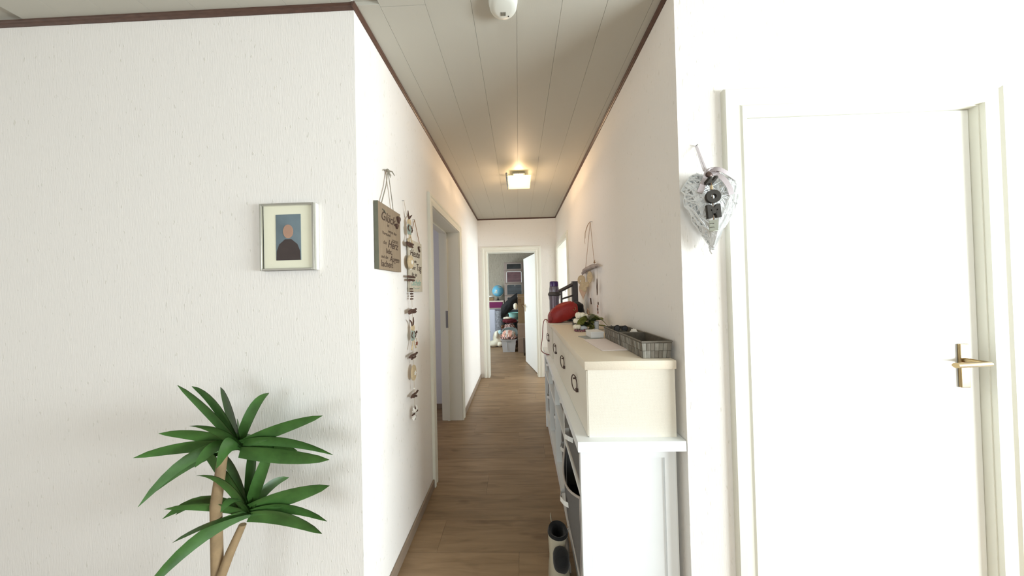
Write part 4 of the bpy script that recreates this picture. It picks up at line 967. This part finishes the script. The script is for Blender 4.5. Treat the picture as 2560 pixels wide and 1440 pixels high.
def letter(ch, x, z, size, m, rotz=0, tilt=0, ext=.006, bold=.003, back=None):
    # built facing -y, centred
    cu = bpy.data.curves.new('c', 'FONT'); cu.body = ch; cu.size = size; cu.extrude = ext; cu.offset = bold; cu.align_x = 'CENTER'; cu.align_y = 'CENTER'; cu.resolution_u = 5; cu.bevel_depth = .0006
    o = bpy.data.objects.new('tmp', cu); C.objects.link(o); dg = bpy.context.evaluated_depsgraph_get(); me = bpy.data.meshes.new_from_object(o.evaluated_get(dg))
    bpy.data.objects.remove(o); bpy.data.curves.remove(cu)
    cx = sum(v.co.x for v in me.vertices) / len(me.vertices); xs = [v.co.x for v in me.vertices]; ys = [v.co.y for v in me.vertices]
    me.transform(Matrix.Translation((-(min(xs) + max(xs)) / 2, -(min(ys) + max(ys)) / 2, 0)))
    me.transform(Matrix.Rotation(rotz, 4, 'Z') @ Matrix.Rotation(tilt, 4, 'Y') @ Matrix.Rotation(PI / 2, 4, 'X'))
    me.materials.clear(); me.materials.append(M[m])
    if back:
        me.materials.append(M[back]); me.update()
        for p in me.polygons:
            nn = p.normal; b_ = Matrix.Rotation(rotz, 3, 'Z') @ Vector((0, 1, 0))
            if nn.dot(b_) > -.3: p.material_index = 1
            else: p.material_index = 0
    o = bpy.data.objects.new('letter', me); C.objects.link(o); o.parent = t; o.location = (x, -.090, z); return o
letter('H', -.037, .090, .040, 'blackletter', math.radians(10), 0, .004).rotation_euler = (math.radians(66), 0, 0)
letter('O', -.030, .0365, .050, 'blackletter', math.radians(-6), .0, .005, .0042)
letter('M', -.030, -.013, .052, 'blackletter', math.radians(-4), math.radians(-4), .005, .0042)
letter('E', -.031, -.062, .044, 'blackletter', math.radians(150), 0, .006, .0026, 'letterback')
obj('glass_bead', MB().blob((-.030, -.078, .034), (.010, .006, .010), 2, .1, 4, 2), 'chrome', t, True)
obj('bead_tube', MB().tube([(-.034, -.090, .074), (-.034, -.090, .060)], .0045, 8), 'lightwood', t, True)
obj('wall_nail', MB().tube([(-.022, .0, .257), (-.022, -.012, .257)], .002, 6), 'steel', t, True)

# ------------------------------------------------------------------ picture on the left front wall
PX1, PZ0, PZ1 = -.785, 1.455, 1.716; PX0 = PX1 - .215
t = thing('framed_portrait', 'silver framed portrait with cream mat on the bright left wall', 'picture', (0, YL, 0))
fd = .022; mb = MB()
def pframe(x0, x1, z0, z1, w_, y0, y1):
    mb = MB(); mb.box(x0, y0, z0, x0 + w_, y1, z1, .001); mb.box(x1 - w_, y0, z0, x1, y1, z1, .001); mb.box(x0 + w_, y0, z0, x1 - w_, y1, z0 + w_, .001); mb.box(x0 + w_, y0, z1 - w_, x1 - w_, y1, z1, .001); return mb
obj('frame', pframe(PX0, PX1, PZ0, PZ1, .008, -fd, 0), 'silver', t)
obj('frame_body', pframe(PX0 + .001, PX1 + .006, PZ0 + .0, PZ1 - .002, .007, -fd + .006, -.001), 'frame', t)
obj('mat_board', MB().box(PX0 + .008, -.012, PZ0 + .008, PX1 - .008, -.008, PZ1 - .008), 'mat_board', t)
ax0, ax1, az0, az1 = PX0 + .058, PX1 - .058, PZ0 + .040, PZ1 - .042
pr = obj('print', MB().box(ax0, -.0135, az0, ax1, -.012, az1), 'portrait', t)
cx = (ax0 + ax1) / 2
pc = [(cx - .048, az0), (cx + .048, az0), (cx + .0465, az0 + .035), (cx + .036, az0 + .062), (cx + .012, az0 + .082), (cx - .012, az0 + .082), (cx - .036, az0 + .062), (cx - .0465, az0 + .035)]
obj('suit_figure', MB().prism(pc, -.0142, -.0135, 'xz'), 'suit', pr)
obj('head_figure', MB().prism([(cx + .020 * math.cos(a), az0 + .112 + .027 * math.sin(a)) for a in [2 * PI * k / 20 for k in range(20)]], -.0146, -.0135, 'xz'), 'skinprint', pr)

# ------------------------------------------------------------------ dracaena
t = thing('potted_dracaena', 'tall potted plant with pointed dark green leaves at the left', 'plant', (-.99, .80, 0))
obj('pot', MB().lathe([(.085, 0), (.105, .12), (.118, .24), (.124, .25), (.118, .252), (.108, .24), (.10, .22)], 36), 'pot', t, True)
obj('soil', MB().lathe([(.101, .20), (.101, .222)], 30), 'soil', t, True)
obj('trunk', MB().tube([(.02, .0, .21), (.03, .01, .45), (.015, .02, .70), (.03, .03, .86)], [.017, .015, .014, .012], 10), 'trunk', t, True)
obj('trunk', MB().tube([(-.03, -.01, .21), (.02, -.02, .38), (.06, .02, .55), (.08, .04, .62)], [.014, .013, .012, .010], 10), 'trunk', t, True)
def blade(base_, tip_, w_, droop=.02, bulge=.5):
    B, Tp = Vector(base_), Vector(tip_); d = Tp - B; n = 9; vs = []; fs = []
    side = d.cross(Vector((0, 1, 0.15))).normalized()
    for k in range(n + 1):
        s_ = k / n; p = B + d * s_; p.z += droop * 4 * s_ * (1 - s_)
        ww = w_ / 2 * (math.sin(PI * (s_ * .80 + .20)) ** bulge) * (1 if s_ < 1 else 0) + .0003
        vs += [tuple(p - side * ww), tuple(p + Vector((0, .3 * ww, 0))), tuple(p + side * ww)]
    for k in range(n):
        a = 3 * k; fs += [(a, a + 3, a + 4, a + 1), (a + 1, a + 4, a + 5, a + 2)]
    off = len(vs); vs += [(x, y + .0012, z) for x, y, z in vs]; fs += [tuple(i + off for i in reversed(f)) for f in fs]
    return MB().add(vs, fs)
T0 = Vector((-.99, .80, 0))
def lf_(b_, tp, w_, dr=.01, bu=.6): obj('leaf', blade(Vector(b_) - T0, Vector(tp) - T0, w_ * 1.3, dr, bu), 'leafgreen', t, True)
cA = Vector((-.945, .86, .86)); cB = Vector((-.905, .85, .645))
lf_(cA, (-.672, .88, .948), .030, .006); lf_(cA + Vector((0, 0, .01)), (-.639, .88, .816), .026, .022, .8); lf_(cA + Vector((0, 0, -.02)), (-.644, .87, .806), .042, -.002)
lf_(cB + Vector((0, 0, .01)), (-.652, .88, .713), .042, .004); lf_(cB, (-.663, .88, .594), .028, .028); lf_(cB + Vector((0, 0, -.01)), (-.673, .87, .562), .040, .020)
rp = random.Random(9)
for c, n in ((cA, 17), (cB, 14)):
    for k in range(n):
        a = 1.0 + 4.3 * (k + rp.uniform(-.3, .3)) / n; L_ = rp.uniform(.20, .32); e = rp.uniform(-.5, 1.1)
        dv = Vector((math.cos(a) * math.cos(e), math.sin(a) * math.cos(e) * .55 - .1, math.sin(e))) * L_
        if (c + dv).y > 1.0: dv.y = 1.0 - c.y - .01
        lf_(c, c + dv, rp.uniform(.022, .036), rp.uniform(.01, .05))

# ------------------------------------------------------------------ far room clutter
def stack_box(z0, z1, label, win, x0=-.365, x1=.135, y0=6.88, pip='piping'):
    t = thing('storage_box', label, 'storage box', (x0, y0, z0), (0, 0, 0), 'fabric storage boxes stacked in the far room')
    w_ = x1 - x0; h_ = z1 - z0
    obj('box_body', MB().box(0, 0, 0, w_, .38, h_ - .001, .012), 'taupe', t, True)
    obj('film_window', MB().box(.075, -.003, .03, w_ - .055, .004, h_ - .045, .002), win, t)
    a0, a1, b0, b1 = .068, w_ - .048, .012, h_ - .038; r = .03; pts = []
    for (cx, cz, s_) in ((a0 + r, b1 - r, PI), (a1 - r, b1 - r, PI / 2)):
        for k in range(5): an = s_ - k * PI / 8; pts.append((cx + r * math.cos(an), -.004, cz + r * math.sin(an)))
    pts = [(a0, -.004, b0)] + pts + [(a1, -.004, b0)]
    obj('window_piping', MB().tube(pts, .0045 if pip == 'piping' else .0085, 6), pip, t, True)
    if label.startswith('third'): obj('zip_pull', MB().box(w_ / 2 + .02, -.012, h_ - .085, w_ / 2 + .035, -.004, h_ - .045, .002), 'piping', t)
    return t
stack_box(1.893, 2.100, 'topmost taupe storage box of the stack, black content in its window', 'dwin_a')
stack_box(1.556, 1.892, 'second taupe storage box from the top, burgundy window with white rim', 'dwin_b', pip='whitepiping')
stack_box(1.228, 1.555, 'third taupe storage box from the top, navy window with zip pull', 'dwin_c')
stack_box(.905, 1.227, 'fourth taupe storage box from the top, half hidden by black coat', 'dwin_a')
stack_box(.60, .904, 'fifth taupe storage box from the top, mostly hidden by clutter', 'dwin_c')
stack_box(.30, .599, 'sixth taupe storage box from the top, hidden low in the stack', 'dwin_a')
stack_box(0, .299, 'lowest taupe storage box of the stack standing on the floor', 'dwin_c')

# table/shelf with magenta drawer, globe
t = thing('side_cabinet', 'birch cabinet with magenta drawer front below the globe', 'cabinet', (-1.185, 6.95, 0))
obj('top_board', MB().box(0, 0, 1.070, .785, .42, 1.103, .002), 'lightshelf', t)
obj('side_board', MB().box(.76, .012, 0, .785, .42, 1.070), 'lightshelf', t); obj('side_board', MB().box(0, .012, 0, .025, .42, 1.070), 'lightshelf', t)
dw = obj('drawer', MB().box(.03, -.002, .917, .755, .40, 1.066, .002), 'magenta', t); obj('drawer_knob', MB().blob((.39, -.012, .99), (.012, .012, .012), 2, 0), 'chrome', dw, True)
obj('back_board', MB().box(.025, .40, .02, .76, .42, .90), 'bluewhite', t); obj('shelf_board', MB().box(.025, .03, .893, .76, .40, .913), 'lightshelf', t)
t = thing('globe', 'light blue desk globe standing on the birch cabinet', 'globe', (-.560, 7.14, 1.1035))
obj('foot', MB().lathe([(.075, 0), (.075, .012), (.02, .022), (.012, .06), (.012, .085)], 24), 'dark', t, True)
obj('sphere', MB().blob((0, 0, .258), (.154, .154, .154), 4, 0), 'globe', t, True)
mb = MB(); mb.tube([(.166 * math.cos(a), .0, .258 + .166 * math.sin(a)) for a in [-PI / 2 + PI * k / 16 for k in range(17)]], .005, 6); obj('meridian_arm', mb, 'plastic', t, True)
obj('pole_cap', MB().blob((-.02, -.144, .266), (.028, .018, .028), 2, 0), 'plastic', t, True)
o = obj('wooden_box', MB().box(-.07, -.06, 0, .07, .06, .085, .004), 'cardboard', None, True, (-.735, 7.10, 1.1035)); tag(o, 'small brown box on the birch cabinet left of the globe', 'box')
o = obj('crumpled_wrap', MB().blob((0, 0, .025), (.07, .04, .025), 3, .5, 3, 4, .001), 'whitep', None, True, (-.74, 7.10, 1.189)); tag(o, 'crumpled white wrapping on the small brown box', 'paper')
o = obj('leaning_board', MB().box(-.875, 6.90, 0, -.632, 6.92, .880, .004), 'bluewhite'); tag(o, 'pale blue-white board leaning upright below the magenta drawer', 'board')
o = obj('rolled_rug', MB().lathe([(.02, 0), (.116, .004), (.124, .12), (.120, .45), (.124, .76), (.112, .855), (.02, .86)], 28), 'sequin', None, True, (-.497, 6.80, 0)); tag(o, 'upright rolled silver-grey velour rug beside the pale board', 'rug')

# bin with towels
t = thing('storage_bin', 'pale grey plastic bin standing on the far room floor', 'bin', (-.243, 5.98, 0))
def tub(w0, w1, d0, d1, h_, th=.006):
    vs = []
    for (w_, d_, z) in ((w0, d0, 0), (w1, d1, h_), (w1 + .03, d1 + .03, h_), (w1 + .03, d1 + .03, h_ - .02), (w1 + .018, d1 + .018, h_ - .02)): vs += [(-w_ / 2, -d_ / 2, z), (w_ / 2, -d_ / 2, z), (w_ / 2, d_ / 2, z), (-w_ / 2, d_ / 2, z)]
    for (w_, d_, z) in ((w1 - 2 * th, d1 - 2 * th, h_), (w0 - 2 * th, d0 - 2 * th, th)): vs += [(-w_ / 2, -d_ / 2, z), (w_ / 2, -d_ / 2, z), (w_ / 2, d_ / 2, z), (-w_ / 2, d_ / 2, z)]
    fs = [(3, 2, 1, 0), (24, 25, 26, 27)]
    def ringf(a, b_):
        for k in range(4): j = (k + 1) % 4; fs.append((a + k, a + j, b_ + j, b_ + k))
    ringf(0, 4); ringf(8, 12); ringf(12, 16); ringf(20, 8); ringf(24, 20)
    return MB().add(vs, fs)
obj('tub', tub(.265, .325, .26, .32, .285), 'binplastic', t)
obj('label_slot', MB().box(-.05, -.162, .225, .05, -.150, .237, .001), 'lidgrey', t)
obj('rib', MB().box(-.045, -.156, .05, -.035, -.145, .22, .001), 'binplastic', t)
o = obj('striped_towel', MB().blob((-.243, 5.98, .345), (.15, .15, .115), 4, .25, 2.6, 2, .20, .8), 'pattern', None, True); tag(o, 'white and orange striped towel heaped in the pale grey bin', 'towel')
o = obj('folded_blanket', MB().blob((-.243, 5.90, .315), (.185, .115, .035), 4, .2, 4, 6, .288, .8), 'pattern2', None, True); tag(o, 'patterned pink cloth hanging over the front rim of the pale bin', 'cloth')
mb = MB(); pts = []
for k in range(17): a = PI * k / 16; pts.append((-.225 - .175 * math.cos(a) * abs(math.cos(a)) ** -.3 if abs(math.cos(a)) > 1e-3 else -.225, 6.19, .34 + .15 * math.sin(a) ** .5))
poly = [(p[0], p[2]) for p in pts]
o = obj('bin_lid', MB().prism(poly + [(poly[-1][0], .20), (poly[0][0], .20)], 6.19, 6.205, 'xz').tube(pts, .012, 6), 'lidgrey', None, False); tag(o, 'grey rounded lid standing upright behind the heaped towel', 'lid')
# box columns right
def carton(x0, x1, y0, y1, z0, z1, m, label, ink=None):
    t = thing('cardboard_box', label, 'cardboard box', ((x0 + x1) / 2, (y0 + y1) / 2, z0))
    w_, d_, h_ = (x1 - x0) / 2, (y1 - y0) / 2, z1 - z0
    obj('carton', MB().box(-w_, -d_, 0, w_, d_, h_ - .004, .003), m, t)
    obj('flap', MB().box(-w_, -d_, h_ - .004, -.002, d_, h_, .001), m, t); obj('flap', MB().box(.002, -d_, h_ - .004, w_, d_, h_, .001), m, t)
    obj('tape_strip', MB().box(-w_ + .02, -d_ - .0008, h_ - .06, w_ - .02, -d_, h_ - .045), 'cardpink', t)
    if ink: ink(t, w_, d_, h_)
    return t
def ink_a(t, w_, d_, h_):
    for sx in (.022, .052):
        x = -w_ + sx
        obj('arrow_mark', MB().prism([(x - .006, h_ - .20), (x + .006, h_ - .20), (x + .006, h_ - .13), (x + .013, h_ - .13), (x, h_ - .10), (x - .013, h_ - .13), (x - .006, h_ - .13)], -d_ - .001, -d_, 'xz'), 'cardink', t)
    for (a, b_) in ((.09, .25), (.12, .235), (.10, .29), (.135, .275)):
        obj('printed_mark', MB().prism(flower_poly(.014, 4, .5, 24), -d_ - .001, -d_, 'xz', Matrix.Translation((-w_ + a, 0, h_ - b_))), 'cardink', t)
carton(-.022, .27, 6.05, 6.34, .605, 1.275, 'cardboard', 'tall brown cardboard box with printed arrows, top of the column by the door', ink_a)
carton(-.040, .29, 5.86, 6.34, .318, .604, 'cardpink', 'greyish cardboard box in the middle of the column by the door')
carton(-.038, .28, 5.78, 6.34, 0, .317, 'cardpink', 'greyish cardboard box on the floor, bottom of the column by the door')
o = obj('black_board', MB().box(.082, 5.50, 0, .096, 5.72, .33, .002), 'dark'); tag(o, 'narrow black board standing on edge between the boxes and door', 'board')
# coat
mb = MB(); bm = bmesh.new(); bmesh.ops.create_grid(bm, x_segments=22, y_segments=14, size=1)
for v in bm.verts:
    u, s_ = v.co.x, v.co.y
    x = -.235 + .20 * u; top = 1.24 + .02 * s_ ; zc = 1.02 + .155 * u
    z = zc + .145 * s_ * (1 - .25 * u * 0) - .02 * (u * u)
    y = 6.45 - .06 * math.cos(1.4 * u) - .08 * math.cos(1.5 * s_) + .02 * noise.noise(Vector((u * 2, s_ * 2, 1)))
    v.co = Vector((x, y, z))
bmesh.ops.solidify(bm, geom=list(bm.faces), thickness=.03)
mb.bm(bm); o = obj('black_coat', mb, 'black', None, True); tag(o, 'black padded coat thrown slantwise in front of the storage boxes', 'coat')
t = thing('laundry_basket', 'mint green slotted laundry basket left of the tall brown box', 'basket', (-.138, 6.62, .628))
obj('basket_shell', MB().lathe([(.10, 0), (.115, .09), (.128, .17)], 32), 'mint', t, True); obj('basket_rim', MB().torus(.132, .009, 32, 8, Matrix.Translation((0, 0, .172))), 'mint', t, True)
for k in range(14): a = PI + PI * (k + .5) / 14; obj('slot', MB().box(-.118, -.006, .03, -.112, .006, .14, 0, Matrix.Rotation(a - PI, 4, 'Z') @ Matrix.Rotation(.06, 4, 'Y')), 'lidgrey', t)
o = obj('black_fabric_heap', MB().blob((-.175, 6.66, .30), (.18, .15, .31), 4, .15, 3, 5, .001, .8), 'black', None, True); tag(o, 'dark heap of clothes under the mint basket', 'clothes')
o = obj('burgundy_blanket', MB().blob((-.222, 6.20, .655), (.165, .10, .055), 4, .25, 3, 7, None, .9), 'burgundy', None, True); tag(o, 'burgundy blanket draped over the clothes heap', 'blanket')
o = obj('white_cloth', MB().blob((-.275, 6.16, .725), (.095, .06, .026), 3, .35, 3, 2), 'plush', None, True); tag(o, 'white cloth lying on the left end of the burgundy blanket', 'cloth')
o = obj('cushion', MB().blob((-.080, 6.27, .985), (.052, .045, .08), 3, .1, 2, 2), 'plush', None, True); tag(o, 'cream cushion peeking out left of the tall brown box', 'cushion')
o = obj('patterned_cloth_pile', MB().blob((-.245, 6.36, .27), (.19, .10, .28), 4, .2, 3.5, 9, .001, .8), 'pattern2', None, True); tag(o, 'pile of patterned pink and brown cloth behind the bin lid', 'cloth')
o = obj('toy_ball', MB().blob((-.40, 6.33, .50), (.045, .045, .045), 3, .05, 2, 2), mat('brown_wood_toy', rgb(90, 60, 36), .4, var=(20, .4), bump=(20, .1)), None, True); tag(o, 'small brown round toy left of the patterned pile', 'toy')
o = obj('pale_blue_cloth', MB().blob((-.455, 6.26, .38), (.05, .035, .055), 3, .25, 3, 3), mat('pale_blue_fleece', rgb(176, 214, 220), .95, bump=(40, .4)), None, True); tag(o, 'pale blue cloth between the plush toy and the bin lid', 'cloth')
# plush toy
t = thing('plush_toy', 'white plush animal slumped on the floor left of the pale bin', 'plush toy', (-.575, 6.50, 0))
obj('body', MB().blob((.04, .0, .20), (.125, .10, .185), 4, .08, 2, 3, .004), 'plush', t, True)
obj('leg', MB().blob((-.07, -.06, .078), (.150, .085, .078), 3, .08, 2, 5, .003), 'plush', t, True)
obj('leg', MB().blob((.09, -.07, .062), (.08, .07, .060), 3, .08, 2, 6, .003), 'plush', t, True)
obj('arm', MB().blob((.02, -.10, .30), (.05, .06, .09), 3, .08, 2, 7), 'plush', t, True)
o = obj('red_cloth', MB().blob((-.82, 6.42, .365), (.11, .07, .05), 3, .3, 3, 3), 'burgundy', None, True); tag(o, 'reddish cloth at the left edge of the far doorway', 'cloth')
o = obj('grey_pouf', MB().blob((-.86, 6.42, .150), (.075, .10, .150), 3, .05, 2, 3, .002, .7), 'sequin', None, True); tag(o, 'grey pouf below the reddish cloth', 'pouf')
